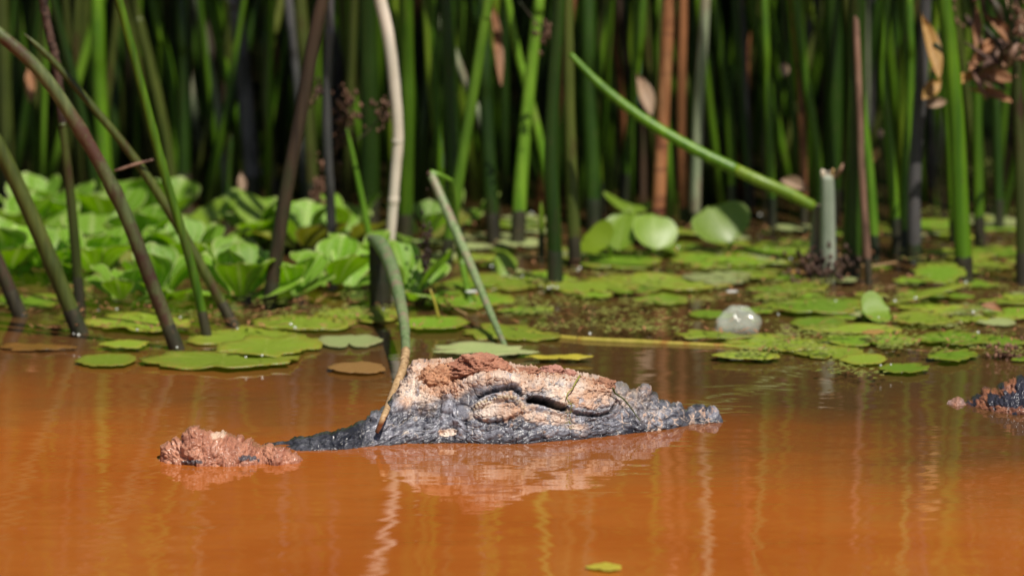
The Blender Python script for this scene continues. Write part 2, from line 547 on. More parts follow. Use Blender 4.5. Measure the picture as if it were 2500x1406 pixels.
# ------------------------------------------------------------------ the caiman
SCL = 0.00043
NW = [(560, 1082), (620, 1088), (700, 1098), (760, 1102), (850, 1097), (890, 1090), (930, 1086), (1000, 1083), (1120, 1081), (1200, 1083),
      (1280, 1084), (1320, 1080), (1420, 1072), (1540, 1058), (1630, 1048), (1668, 1041), (1690, 1035), (1750, 1032), (1766, 1030)]
TP = [(560, 1084), (620, 1081), (700, 1073), (800, 1056), (860, 1039), (885, 1030), (900, 1013), (912, 1007), (926, 1006), (940, 990), (950, 978), (968, 960), (988, 922),
      (1008, 889), (1024, 884), (1080, 887), (1110, 890), (1140, 893), (1220, 897), (1250, 901), (1300, 908), (1330, 909), (1386, 909), (1416, 918),
      (1440, 920), (1464, 926), (1494, 941), (1502, 943), (1516, 941), (1530, 943), (1540, 953), (1552, 951), (1560, 953), (1572, 944), (1588, 945), (1594, 955), (1604, 967),
      (1610, 977), (1630, 979), (1638, 988), (1650, 985), (1660, 983), (1666, 991), (1673, 1003), (1680, 997), (1696, 989), (1720, 988), (1744, 993), (1754, 1003), (1760, 1014), (1766, 1029)]
ED = [(560, 1084.5), (700, 1084), (800, 1072), (880, 1047), (950, 998), (1000, 975), (1050, 968), (1100, 954), (1140, 938), (1180, 923), (1220, 919), (1260, 925),
      (1300, 935), (1350, 938), (1400, 938), (1440, 938), (1500, 957), (1550, 972), (1600, 988), (1650, 1004), (1675, 1016), (1700, 1006), (1750, 1012), (1766, 1029.5)]
DE = [(560, .01), (700, .02), (850, .03), (1000, .045), (1100, .04), (1200, .034), (1300, .034), (1450, .03), (1550, .026), (1650, .02), (1720, .016), (1766, .003)]
DT = [(560, .03), (700, .045), (850, .05), (930, .06), (1000, .10), (1100, .115), (1300, .11), (1450, .09), (1550, .062), (1650, .044), (1720, .03), (1766, .006)]
STEP = 1.25
cx = np.arange(560, 1766.1, STEP)
nW = curve(NW, cx, 12) + 5 * fbm(cx, cx * 0, 46, 4, 601) * sstep(1000, 900, cx) + 1.2 * fbm(cx, cx * 0, 22, 3, 602); tP = curve(TP, cx, 2); eD = curve(ED, cx, 12); dE = curve(DE, cx, 20); dT = curve(DT, cx, 20)
tP = np.minimum(tP, nW - 0.5); eD = np.minimum(np.maximum(eD, tP + 0.15 * (nW - tP)), nW - 0.3)
_k = (703.0 - nW) / FPX
near_y = np.array([W(a, b).y for a, b in zip(cx, nW)])


def head_depth(q, qe, de, dt):
    a = de * np.clip(q / qe, 0, 1) ** 1.25
    s = np.clip((q - qe) / (1 - qe), 0, 1)
    b = (dt - de) * (1 - (1 - s) ** 0.62)
    return a + b


NV = 200
vq = np.linspace(0, 1, NV) ** 0.97
Q = np.broadcast_to(vq, (len(cx), NV))
X = np.broadcast_to(cx[:, None], Q.shape)
qe = ((nW - eD) / (nW - tP))[:, None]
Yp = nW[:, None] + (tP - nW)[:, None] * Q
dep = head_depth(Q, qe, dE[:, None], dT[:, None])
base = WYa(X, Yp, near_y[:, None] + dep)


def bump(h, x, y, rx, ry, ang=0, p=2.0, groove=0.0):
    c, s = math.cos(R(ang)), math.sin(R(ang))
    dx, dy = X - x, Yp - y
    u = (dx * c + dy * s) / rx; v = (-dx * s + dy * c) / ry
    r = np.sqrt(u * u + v * v)
    out = 0.7 * h * np.clip(1 - r ** p, 0, 1) ** 0.8
    if groove:
        out = out - groove * np.exp(-((r - 1.1) / 0.13) ** 2)
    return out, r


RL = np.zeros_like(X)
warpx = X + 5 * fbm(X, Yp, 30, 3, 3); warpy = Yp + 4 * fbm(X, Yp, 30, 3, 4)
neckm = sstep(1110, 1060, X)                      # left part: wrinkled neck skin
snoutm = sstep(1490, 1520, X)
mid = (1 - neckm) * (1 - snoutm)
f1, f2, idn = vor(warpx, warpy, 13, 1, R(-24), 3.2)
ca_, sa_ = math.cos(R(-24)), math.sin(R(-24))
NU = (warpx * ca_ + warpy * sa_); NVv = (-warpx * sa_ + warpy * ca_)
fold = 1 - 2 * np.abs(fbm(NU / 4.5, NVv, 9, 3, 17))
RL += neckm * (1.6 * sstep(0.02, 0.45, f2 - f1) - 0.8 + 1.2 * (idn - 0.5) + 2.4 * fold ** 2 - 1.1)
neck_edge = np.exp(-((f2 - f1) / 0.05) ** 2) * neckm
f1b, f2b, idb = vor(warpx, warpy, 22, 2, R(-24), 2.4)
RL += neckm * 3.2 * (sstep(0.0, 0.5, f2b - f1b) - 0.5)
f1, f2, idm = vor(warpx, warpy, 8.5, 5, R(12), 1.3)
RL += mid * (0.9 * sstep(0.02, 0.4, f2 - f1) - 0.4) * (0.4 + 0.9 * sstep(-0.2, 0.4, fbm(X, Yp, 45, 2, 19)))
mid_edge = np.exp(-((f2 - f1) / 0.07) ** 2) * mid
f1, f2, ids = vor(warpx, warpy, 17, 8, R(38), 1.5)
RL += snoutm * (1.8 * sstep(0.02, 0.42, f2 - f1) - 0.9 + 0.8 * (ids - 0.5))
sn_edge = np.exp(-((f2 - f1) / 0.09) ** 2) * snoutm
RL += 1.6 * fbm(X, Yp, 34, 2, 11)
# fine creases: thin meandering lines, drawn out along the neck
cr1 = np.exp(-(fbm(NU / 2.6, NVv, 17, 3, 501) / 0.05) ** 2)
cr2 = np.exp(-(fbm(warpx * 0.55, warpy, 24, 3, 502) / 0.03) ** 2)
cr3 = np.exp(-(fbm(NU / 3.2, NVv, 9, 3, 503) / 0.07) ** 2)
RL -= neckm * (3.0 * cr1 + 1.6 * cr3) + (1 - neckm) * (1.0 - 0.6 * snoutm) * 2.6 * cr2
# jaw wrinkles running along the lip
jaw = sstep(1012, 1040, Yp + 0.06 * (X - 1250)) * sstep(1120, 1180, X)
RL += jaw * 0.7 * np.sin((Yp + 0.45 * X + 9 * fbm(X, Yp, 40, 3, 21)) * 0.55) * 0.6


def add(*a, **k):
    global RL
    b, r = bump(*a, **k)
    RL = RL + b
    return r


def ridge(h, w, pts, bead=0.0, nb=10, flat=1.0):
    global RL
    d, t = pl_dist(X + 1.5 * fbm(X, Yp, 9, 2, 41), Yp + 1.5 * fbm(X, Yp, 9, 2, 42), pts)
    g = np.exp(-(d / w) ** 2)
    ends = sstep(-0.02, 0.08, t) * sstep(1.02, 0.92, t)
    amp = h * (1 + bead * np.cos(t * nb * 2 * math.pi))
    RL = RL + amp * g * np.where(d < w * 3, np.maximum(ends, 0.25), 0)
    return g


# brow / skull-table corner and its fold
g_brow = ridge(11, 15, [(1086, 984), (1105, 962), (1140, 942), (1180, 926), (1220, 921), (1250, 929), (1270, 948)])
ridge(-13, 4.5, [(1158, 980), (1172, 966), (1195, 957), (1225, 951), (1250, 949), (1264, 957), (1276, 968)])
g_bead0 = ridge(6, 6, [(1160, 992), (1175, 975), (1200, 965), (1230, 960), (1255, 961), (1270, 970)])
g_bead = ridge(4.5, 4.5, [(1158, 998), (1170, 988), (1190, 978), (1215, 971), (1240, 969), (1258, 973), (1270, 983), (1278, 994)], bead=0.3, nb=17)
ridge(-7, 3, [(1165, 1002), (1185, 992), (1205, 984), (1235, 980), (1256, 985), (1268, 995)])
r_cream = add(6, 1190, 988, 15, 7, -28, groove=2)
r_eye1 = add(5, 1212, 1002, 58, 24, -8)
ridge(3.2, 6, [(1164, 1012), (1182, 1021), (1208, 1025), (1238, 1018), (1262, 1006), (1282, 996)], bead=0.25, nb=9)
ridge(-4.5, 3.0, [(1150, 1016), (1170, 1026), (1196, 1034), (1224, 1030), (1250, 1021), (1275, 1010), (1300, 1008)])
add(9, 1128, 1008, 23, 19, 0, p=2.6, groove=4)
add(8, 1094, 996, 19, 15, -20, groove=2)
g_y1 = ridge(9, 8, [(1078, 1030), (1086, 1008), (1098, 990), (1105, 1003), (1109, 1024), (1122, 1032), (1129, 1046), (1119, 1064)])
g_y2 = ridge(7, 8, [(1072, 1050), (1088, 1036), (1106, 1032), (1124, 1034)])
r_hollow = add(-7, 1092, 1056, 27, 10, -3) + 0.5 * fbm(X, Yp, 16, 3, 301)
ridge(-6, 3, [(1133, 1030), (1138, 1046), (1135, 1064)])
for b in [(6, 1157, 1034, 24, 8, 8), (5, 1198, 1042, 26, 9, -14), (7, 1163, 1060, 13, 11, 0), (6, 1146, 1066, 8, 14, 20), (6, 1210, 1056, 30, 14, -22),
          (7, 1248, 1044, 17, 14, -10), (6, 1256, 1064, 34, 13, -16), (7, 1308, 1060, 20, 14, -20), (9, 1338, 1052, 25, 16, -8), (5, 1290, 1040, 20, 9, 10), (6, 1375, 1052, 22, 12, 0),
          (5, 1410, 1056, 28, 12, 8), (6, 1470, 1042, 52, 18, -6), (4, 1335, 1020, 40, 9, 12), (5, 1420, 1030, 26, 9, 10)]:
    add(b[0] * 0.55, *b[1:], groove=0.8)
# ear slit
g_slit = ridge(-60, 5.0, [(1290, 977), (1306, 976), (1330, 982), (1354, 991), (1378, 1000)])
ridge(6, 6, [(1282, 966), (1308, 965), (1338, 972), (1366, 985), (1384, 997)])
ridge(8, 7, [(1286, 990), (1320, 996), (1352, 1006), (1386, 1012)])
# closed eye
r_eye = add(9, 1432, 975, 95, 50, 10)
g_lid = ridge(-11, 3.2, [(1390, 1003), (1410, 1010), (1436, 1014), (1464, 1014), (1485, 1008), (1497, 995), (1503, 982)])
g_lid2 = ridge(3.5, 5, [(1440, 1023), (1465, 1024), (1486, 1018), (1499, 1004), (1507, 990)], bead=0.3, nb=8)
dk = []
for b in [(5, 1393, 994, 10, 8), (6, 1409, 1002, 9, 6), (6, 1425, 1004, 8, 7), (5, 1440, 1006, 8, 5)]:
    dk.append(add(*b, groove=1))
for b in [(5, 1463, 1007, 7, 5), (5, 1476, 1002, 7, 6), (5, 1488, 1000, 6, 7), (4, 1480, 990, 7, 5), (4, 1467, 993, 6, 5), (4, 1494, 986, 6, 6), (4, 1500, 976, 5, 6)]:
    add(*b, groove=1)
ridge(-4, 2.2, [(1478, 962), (1466, 980), (1452, 998)])
# snout scutes
for b in [(10, 1516, 950, 21, 13, 12), (12, 1574, 953, 19, 15, 0), (7, 1548, 962, 14, 9, 0), (8, 1599, 972, 9, 13, 0), (8, 1550, 981, 24, 10, 42), (8, 1546, 999, 12, 19, -28),
          (7, 1590, 990, 20, 9, 25), (8, 1604, 1008, 23, 14, 38), (8, 1572, 1016, 11, 19, -30), (8, 1606, 1034, 24, 9, 28), (6, 1528, 1008, 11, 14, -20), (6, 1536, 1032, 11, 15, -25),
          (6, 1560, 1042, 15, 9, 10), (9, 1652, 1003, 27, 12, 5), (8, 1660, 991, 11, 9, 0), (8, 1649, 1029, 19, 12, 10), (6, 1624, 986, 15, 7, 20), (6, 1628, 1012, 10, 8, 30),
          (8, 1702, 1002, 27, 17, -8), (8, 1740, 1006, 17, 19, 0), (5, 1728, 1027, 24, 5, 0), (6, 1508, 975, 14, 8, 50), (6, 1580, 970, 14, 8, 20)]:
    add(b[0] * 0.5, *b[1:], p=4.0, groove=2.2)
ridge(-7, 3, [(1728, 988), (1718, 1000), (1714, 1012)])
# neck scutes
for b in [(11, 974, 987, 25, 15, -32), (8, 1020, 989, 17, 10, -15), (8, 912, 1014, 13, 10, -30), (6, 1050, 992, 20, 9, -18), (5, 940, 1040, 24, 9, -25), (5, 1000, 1030, 34, 10, -28), (5, 1040, 1055, 34, 10, -24)]:
    add(*b, groove=2)

# dried mud: over the table, the lid dome and the hollow behind the ear
nz = fbm(X, Yp, 42, 4, 61); nz2 = fbm(X, Yp, 13, 3, 62)
top = sstep(14, -10, Yp - np.broadcast_to(eD[:, None], X.shape) - 6 + 16 * nz) * sstep(955, 985, X) * sstep(1515, 1490, X)
mudm = np.maximum(top, sstep(1.05, 0.75, np.hypot((X - 1000) / 62, (Yp - 930) / 52) + 0.25 * nz2))
mudm = np.maximum(mudm, sstep(1.1, 0.7, np.hypot((X - 1425) / 84, (Yp - 968) / 42) + 0.45 * nz2))
mudm = np.maximum(mudm, 0.9 * sstep(1.15, 0.6, np.hypot((X - 1232) / 80, (Yp - 1003) / 26) + 0.7 * nz2 + 0.3 * nz))
mudm = np.maximum(mudm, sstep(1.05, 0.85, r_hollow + 0.2 * nz2))
mudm = np.maximum(mudm, 0.85 * sstep(0.25, 0.55, nz + 0.4 * nz2) * sstep(1180, 1240, X) * sstep(1450, 1400, X) * sstep(1075, 1045, Yp))
mudm = np.maximum(mudm, 0.8 * sstep(1.0, 0.6, np.hypot((X - 1405) / 34, (Yp - 1042) / 10) + 0.5 * nz2))
mudm = np.maximum(mudm, 0.9 * sn_edge * sstep(-0.2, 0.3, nz2) + 0.7 * sstep(0.3, 0.5, nz2) * snoutm * sstep(0.0, 0.3, nz))
d_br, t_br = pl_dist(X, Yp, [(1112, 958), (1140, 941), (1180, 925), (1220, 919), (1250, 925), (1280, 940), (1320, 950), (1360, 962)])
mudm = np.maximum(mudm, sstep(22, 10, d_br + 9 * nz2) * 0.95)
mudm = np.maximum(mudm, 0.9 * sstep(1.1, 0.6, np.hypot((X - 1330) / 90, (Yp - 1020 - 0.12 * (X - 1330)) / 17) + 0.55 * nz2))
d_cr, _t = pl_dist(X, Yp, [(1150, 982), (1168, 966), (1192, 953), (1222, 946), (1250, 944), (1266, 953)])
mudm *= 1 - 0.95 * sstep(9, 4, d_cr + 4 * nz2)
mudm *= 1 - 0.6 * cr2 * mid
mudm *= 1 - 0.0 * np.exp(-((Yp - 953 + 0.09 * (1210 - X)) / 7) ** 2) * sstep(1165, 1185, X) * sstep(1262, 1245, X)
mudm *= 1 - 0.8 * sstep(0.3, 0.6, fbm(X, Yp, 20, 4, 66)) * (1 - sstep(955, 940, Yp) * 0.6)
for r_ in dk: mudm *= 1 - 0.9 * sstep(1.15, 0.9, r_)
mudm = np.clip(mudm, 0, 1)
f1, f2, idc = vor(X + 3 * nz2, Yp + 3 * nz2, 5.5, 71)
crumb = (1 - f1) * (idc > 0.35)
crumbly = sstep(1.15, 0.5, np.hypot((X - 1088) / 68, (Yp - 932) / 50) + 0.4 * nz2)
crumbly = np.maximum(crumbly, sstep(1.15, 0.6, np.hypot((X - 1230) / 150, (Yp - 902) / 16) + 0.4 * nz2))
crumbly = np.maximum(crumbly, sstep(1.15, 0.6, np.hypot((X - 1478) / 28, (Yp - 946) / 22) + 0.4 * nz2))
g1, g2, gi = vor(X + 5 * nz2, Yp + 5 * nz2, 10, 75)
h1, h2, hi_ = vor(X - 4 * nz2, Yp + 4 * nz2, 5, 76)
RL += mudm * (2.6 + 2.2 * fbm(X, Yp, 7, 4, 72) + 0.7 * np.clip(crumb, 0, 1) - 1.5 * sstep(0.2, 0.5, fbm(X, Yp, 11, 3, 79)))
RL += crumbly * (7.0 * np.sqrt(np.clip(1 - g1 * g1 * 1.6, 0, 1)) * gi + 4.0 * np.sqrt(np.clip(1 - h1 * h1 * 1.6, 0, 1)) * hi_ - 2.0)
f1c, f2c, _ = vor(X + 6 * nz2, Yp + 6 * nz2, 24, 73, 0.3, 1.5)
crack = np.exp(-((f2c - f1c) / 0.035) ** 2) * sstep(-0.1, 0.3, fbm(X, Yp, 30, 2, 74))
RL -= mudm * crack * 3.0

# neck awash: keep the far left low so that water breaks over it
fade = sstep(600, 700, cx)[:, None]
RL *= 0.45 + 0.55 * sstep(640, 900, X)
RL += sstep(900, 780, X) * 5.0 * (fbm(X / 6 + Yp * 0.1, Yp + 0.16 * X, 7, 3, 401) - 0.25)
# silhouette rim: keep relief there (it makes the bumpy outline)
du = np.gradient(base, axis=0); dv = np.gradient(base, axis=1)
Nn = np.cross(du, dv); Nn /= np.linalg.norm(Nn, axis=-1, keepdims=True) + 1e-12
flip = np.sign((Nn * (np.array(CAM) - base)).sum(-1, keepdims=True)); flip[flip == 0] = 1
Nn *= flip
end = sstep(1766, 1754, X) * (1 - 0.4 * sstep(1590, 1670, X))
P_vis = base + Nn * (RL * SCL * end)[..., None]

# colours: slate hide, pale scuffs and dried web lines, cream to ochre mud
hide_d = np.array([0.045, 0.047, 0.064]); hide_l = np.array([0.42, 0.425, 0.49])
sc = np.clip(0.42 + 0.5 * fbm(X, Yp, 44, 3, 81) + 0.35 * fbm(X, Yp, 9, 3, 82) + 0.055 * (RL - 2), 0, 1)[..., None]
streak = sstep(0.15, 0.75, fbm(NU / 6, NVv, 5, 3, 85))[..., None] * neckm[..., None]
sc = np.clip(sc * (0.75 + 0.9 * streak), 0, 1)
colr = hide_d * (1 - sc) + hide_l * sc
wet = sstep(20, 3, np.broadcast_to(nW[:, None], X.shape) - Yp + 8 * nz2)
wet = np.maximum(wet, sstep(950, 860, X))
colr = colr * (1 - 0.5 * wet[..., None])
web = np.clip(np.exp(-(fbm(NU / 2.2, NVv, 24, 4, 505) / 0.022) ** 2) * neckm * sstep(-0.3, 0.2, nz2) + 0.0 * neck_edge * sstep(-0.1, 0.25, nz2) + 0.7 * mid_edge * sstep(0.1, 0.4, nz2), 0, 1) * (1 - wet)
colr = colr * (1 - web[..., None]) + np.array([0.55, 0.46, 0.38]) * web[..., None]
cream = np.array([0.76, 0.63, 0.53]); ochre = np.array([0.55, 0.33, 0.215]); red = np.array([0.34, 0.145, 0.085])
t1 = np.clip(0.5 + 0.95 * fbm(X, Yp, 50, 3, 83) + 0.5 * nz2, 0, 1)[..., None]
mc = cream * (1 - t1) + ochre * t1
rp = sstep(1.1, 0.5, np.hypot((X - 1090) / 62, (Yp - 935) / 48) + 0.5 * nz2)
rp = np.maximum(rp, 0.8 * sstep(1.1, 0.6, np.hypot((X - 1478) / 26, (Yp - 945) / 20) + 0.5 * nz2))
rp = np.maximum(rp, 0.6 * sstep(1.1, 0.6, np.hypot((X - 1220) / 110, (Yp - 905) / 16) + 0.5 * nz2))[..., None]
rcol = (ochre * 0.45 + red * 0.55)
mc = mc * (1 - rp) + (ochre * (1 - 0.55 * np.clip(0.5 + nz2, 0, 1))[..., None] + red * (0.55 * np.clip(0.5 + nz2, 0, 1))[..., None]) * rp
speck = sstep(0.30, 0.48, fbm(X, Yp, 7, 3, 411)) * sstep(-0.25, 0.25, fbm(X, Yp, 34, 3, 412)) * (1 - 0.8 * rp[..., 0])
speck = np.maximum(speck, 0.8 * crack)
RL -= 0
dust = 0.6 * sstep(62, 0, Yp - np.broadcast_to(eD[:, None], X.shape) + 34 * fbm(X, Yp, 22, 4, 611)) * sstep(960, 1060, X) * sstep(1620, 1540, X) * (0.35 + 0.65 * sstep(-0.1, 0.4, fbm(X, Yp, 8, 3, 612)))
dust = np.maximum(dust, 0.5 * np.clip(cr2, 0, 1) * snoutm * sstep(-0.2, 0.3, nz)) * (1 - 0.8 * np.clip(cr2, 0, 1) * mid) * (1 - 0.9 * sstep(9, 4, d_cr + 4 * nz2))
colr = colr * (1 - 0.6 * (np.clip(cr2, 0, 1) * mid + np.clip(cr1, 0, 1) * neckm))[..., None]
mm_ = np.maximum(np.clip(mudm, 0, 1) * (1 - 0.85 * speck), dust)[..., None]
colr = colr * (1 - mm_) + mc * mm_
sl = np.clip(g_slit ** 0.45 * 1.25, 0, 1)[..., None]
colr = colr * (1 - sl) + np.array([0.012, 0.011, 0.012]) * sl  # dark wet slit lining, with the hole's own shade painted in
beadc = np.clip(g_bead * 0.9 + sstep(1.0, 0.8, r_cream), 0, 1)[..., None] * sstep(-0.3, 0.2, nz2)[..., None]
colr = colr * (1 - beadc) + np.array([0.56, 0.44, 0.29]) * beadc
rough = np.clip(0.22 + 0.55 * mudm - 0.15 * wet + 0.16 * nz2, 0.12, 0.95)

# far side, falling away behind the crest, and the flank below the waterline
NB = 46
w = np.linspace(0, 1, NB + 1)[1:]
topP = P_vis[:, -1]
thb = np.broadcast_to(w[None, :] * math.pi / 2, (len(cx), NB))
by = topP[:, None, 1] + (dT[:, None] * 1.15) * np.sin(thb)
bz = (topP[:, None, 2] + 0.03) * np.cos(thb) ** 0.8 - 0.03
bxx = topP[:, None, 0] + 0 * thb
back = np.stack([bxx, by, bz], -1)
bw = fbm(np.broadcast_to(cx[:, None], thb.shape), thb * 220, 16, 4, 91)
back[..., 2] += 0.0025 * bw * np.sin(thb * 2)
cb = colr[:, -1][:, None, :] * (1 - w[None, :, None] * 0.0)
botP = P_vis[:, 0]
below = np.stack([botP - np.array([0, 0.0, 0.012]), botP - np.array([0, -0.004, 0.05])], 1)[:, ::-1]
P_all = np.concatenate([below, P_vis, back], 1)
C_all = np.concatenate([np.repeat(colr[:, :1], 2, 1), colr, np.repeat(colr[:, -1:], NB, 1)], 1)
R_all = np.concatenate([np.repeat(rough[:, :1], 2, 1), rough, np.repeat(rough[:, -1:], NB, 1)], 1)
caiman = grid_obj('caiman', P_all, M['hide'], C_all, attrs={'rough': R_all})
tag(caiman, 'mud-caked grey caiman lying low in orange water with its eye shut', 'caiman')


def on_head(px, py, lift=0.002):
    """A point on the caiman's near face, lifted towards the camera."""
    i = int(np.clip((px - 560) / STEP, 0, len(cx) - 1))
    q = np.clip((nW[i] - py) / (nW[i] - tP[i]), 0, 1)
    j = int(np.argmin(abs(vq - q)))
    p = Vector(P_vis[i, j]); n = Vector(Nn[i, j])
    return p + n * lift


# ------------------------------------------------------------------ mud heaps and clods
def mud_heap(name, label, T, N, dT_, colA, colB, seed, gran=(26, 11), amp=(9, 5), step=1.25, wetness=0.5, nv=90, drop=0.03, hide=0.0, group=None, bright=None):
    xs = np.arange(T[0][0], T[-1][0] + 0.1, step)
    t = curve(T, xs, 2); n_ = curve(N, xs, 5)
    t = np.minimum(t, n_ - 0.3)
    q = np.linspace(0, 1, nv)[None, :]
    Xh = np.broadcast_to(xs[:, None], (len(xs), nv)); Yh = n_[:, None] + (t - n_)[:, None] * q
    ny = np.array([W(a, b).y for a, b in zip(xs, n_)])
    prof = np.sin(np.clip((xs - xs[0]) / (xs[-1] - xs[0]), 0, 1) * math.pi)[:, None] ** 0.5
    dp = dT_ * prof * (1 - np.sqrt(np.clip(1 - q ** 1.3, 0, 1)) * 0.85 - 0.15 * (1 - q))
    B = WYa(Xh, Yh, ny[:, None] + dp)
    rl = 0
    wx = Xh + 6 * fbm(Xh, Yh, 18, 3, seed + 9); wy = Yh + 5 * fbm(Xh, Yh, 18, 3, seed + 8)
    for k, (c, a) in enumerate(zip(gran, amp)):
        f1, f2, idx = vor(wx, wy, c, seed + k)
        rl = rl + a * (np.sqrt(np.clip(1 - f1 * f1 * 1.3, 0, 1)) * (0.35 + 0.9 * idx) - 0.45)
    rl = rl + 3.0 * fbm(Xh, Yh, 9, 4, seed + 5)
    du = np.gradient(B, axis=0); dv = np.gradient(B, axis=1)
    nn = np.cross(du, dv); nn /= np.linalg.norm(nn, axis=-1, keepdims=True) + 1e-12
    s = np.sign((nn * (np.array(CAM) - B)).sum(-1, keepdims=True)); s[s == 0] = 1
    nn *= s
    ends = sstep(0, 0.05, (xs - xs[0]) / (xs[-1] - xs[0]))[:, None] * sstep(1, 0.95, (xs - xs[0]) / (xs[-1] - xs[0]))[:, None]
    Pv = B + nn * (rl * SCL * ends)[..., None]
    k = np.clip(0.5 + 0.9 * fbm(Xh, Yh, 22, 4, seed + 3), 0, 1)[..., None]
    c = np.array(colA) * (1 - k) + np.array(colB) * k
    rg = np.clip(0.72 - wetness * (0.62 + 0.9 * fbm(Xh, Yh, 12, 3, seed + 4)), 0.08, 0.95)
    if hide:
        hm = sstep(0.02, 0.2, fbm(Xh, Yh, 24, 3, seed + 12) + hide - 0.5)
        c = c * (1 - hm[..., None]) + np.array([0.035, 0.035, 0.05]) * hm[..., None]
        rg = rg * (1 - hm) + 0.16 * hm
    for (bx_, by_, rx_, ry_, bc) in (bright or []):
        bm_ = sstep(1.1, 0.8, np.hypot((Xh - bx_) / rx_, (Yh - by_) / ry_) + 0.3 * fbm(Xh, Yh, 14, 3, seed + 21))[..., None]
        c = c * (1 - bm_) + np.array(bc) * bm_
    nb = 24
    wv = np.broadcast_to(np.linspace(0, 1, nb + 1)[1:][None, :] * math.pi / 2, (len(xs), nb))
    tp = Pv[:, -1]
    bk = np.stack([tp[:, None, 0] + 0 * wv, tp[:, None, 1] + dT_ * prof * np.sin(wv), (tp[:, None, 2] + drop) * np.cos(wv) - drop + 0.002 * fbm(np.broadcast_to(xs[:, None], (len(xs), nb)), wv * 90, 12, 3, seed + 17)], -1)
    bt = Pv[:, :1] - np.array([0, -0.002, drop])
    Pa = np.concatenate([bt, Pv, bk], 1)
    Ca = np.concatenate([c[:, :1], c, np.repeat(c[:, -1:], nb, 1)], 1)
    Ra = np.concatenate([rg[:, :1], rg, np.repeat(rg[:, -1:], nb, 1)], 1)
    o = grid_obj(name, Pa, M['mud'], Ca, attrs={'rough': Ra})
    return tag(o, label, 'mud', group)


mud_heap('mud_heap', 'wet reddish lumpy mud heap on the submerged back behind the caiman head',
         [(388, 1122), (398, 1108), (410, 1092), (424, 1087), (440, 1079), (454, 1066), (462, 1054), (478, 1044), (486, 1047), (492, 1054), (514, 1057), (530, 1060), (550, 1066), (566, 1069),
          (590, 1072), (602, 1082), (622, 1091), (645, 1098), (660, 1095), (680, 1094), (700, 1098), (718, 1108), (740, 1121)],
         [(388, 1124), (420, 1131), (460, 1136), (520, 1138), (590, 1136), (640, 1131), (680, 1135), (720, 1129), (740, 1123)],
         0.055, (0.54, 0.255, 0.16), (0.36, 0.15, 0.095), 100, gran=(30, 14, 7), amp=(15, 11, 6), wetness=0.85,
         bright=[(533, 1066, 17, 9, (0.66, 0.46, 0.34)), (610, 1124, 30, 9, (0.09, 0.075, 0.085)), (470, 1130, 24, 6, (0.1, 0.075, 0.08))])
o = mud_heap('wet_hide', 'wet black and brown knobbly hide breaking the water at the far right edge',
             [(2352, 984), (2372, 975), (2396, 958), (2430, 957), (2446, 945), (2470, 934), (2500, 929), (2550, 926), (2600, 940), (2640, 975), (2660, 1000)],
             [(2352, 986), (2380, 992), (2420, 1004), (2460, 1011), (2520, 1013), (2600, 1012), (2660, 1004)],
             0.06, (0.32, 0.13, 0.065), (0.2, 0.08, 0.05), 140, gran=(30, 13, 7), amp=(11, 6, 3), wetness=0.8, hide=0.62)
o['category'] = 'reptile hide'
o = mud_heap('wet_hide', 'small pale pinkish wet lump awash near the far right edge',
             [(2312, 984), (2322, 976), (2336, 973), (2350, 977), (2360, 985)], [(2312, 986), (2336, 992), (2360, 987)],
             0.02, (0.42, 0.2, 0.13), (0.3, 0.2, 0.18), 150, gran=(12, 7), amp=(4, 2), wetness=0.7)
o['category'] = 'reptile hide'


def clod(name, label, px, py, depth, rx, ry, rz, cA, cB, seed, sub=5, amp=0.35):
    """crumbly clod: icosphere pushed about by cellular and fractal noise."""
    import bmesh
    bm = bmesh.new()
    bmesh.ops.create_icosphere(bm, subdivisions=sub, radius=1.0)
    co = np.array([v.co for v in bm.verts])
    fc = [tuple(v.index for v in f.verts) for f in bm.faces]
    bm.free()
    x, y, z = co.T
    n = 0.55 * fbm(x * 2.2 + y * 1.3, z * 2.2 - y, 1.0, 5, seed + 5, 0.6)
    for cell, am in ((0.55, 0.6), (0.26, 0.4), (0.12, 0.22)):
        q = co / cell
        f1 = np.full(len(q), 9.0); idx = np.zeros(len(q))
        b0 = np.floor(q)
        for da in (-1, 0, 1):
            for db in (-1, 0, 1):
                for dc in (-1, 0, 1):
                    g = b0 + np.array([da, db, dc])
                    jx = g[:, 0] + 0.5 + 0.8 * (_h(g[:, 0] + 3.1 * g[:, 2], g[:, 1], seed) - 0.5)
                    jy = g[:, 1] + 0.5 + 0.8 * (_h(g[:, 0] - 2.7 * g[:, 2], g[:, 1], seed + 5) - 0.5)
                    jz = g[:, 2] + 0.5 + 0.8 * (_h(g[:, 0], g[:, 1] + 1.9 * g[:, 2], seed + 9) - 0.5)
                    d = np.sqrt((q[:, 0] - jx) ** 2 + (q[:, 1] - jy) ** 2 + (q[:, 2] - jz) ** 2)
                    m = d < f1
                    idx = np.where(m, _h(g[:, 0] + g[:, 2] * 5.3, g[:, 1], seed + 13), idx)
                    f1 = np.where(m, d, f1)
        n = n + am * (np.sqrt(np.clip(1 - f1 * f1 * 1.2, 0, 1)) * (0.2 + 1.1 * idx) - 0.5)
    r = 1 + amp * n
    co = co * r[:, None] * np.array([rx, ry, rz]) * SCL
    c0 = WY(px, py, depth)
    k = np.clip(0.5 + 0.9 * fbm(x * 3 + y * 2, z * 3, 1.0, 3, seed + 9), 0, 1)[:, None]
    cl = np.array(cA) * (1 - k) + np.array(cB) * k
    o = link_mesh(name, co, fc, M['mud'], loc=c0)
    me = o.data
    a = me.color_attributes.new('Col', 'FLOAT_COLOR', 'POINT')
    cc = np.ones((len(co), 4), np.float32); cc[:, :3] = cl
    a.data.foreach_set('color', cc.reshape(-1))
    a = me.attributes.new('rough', 'FLOAT', 'POINT')
    a.data.foreach_set('value', np.full(len(co), 0.85, np.float32))
    return tag(o, label, 'mud')


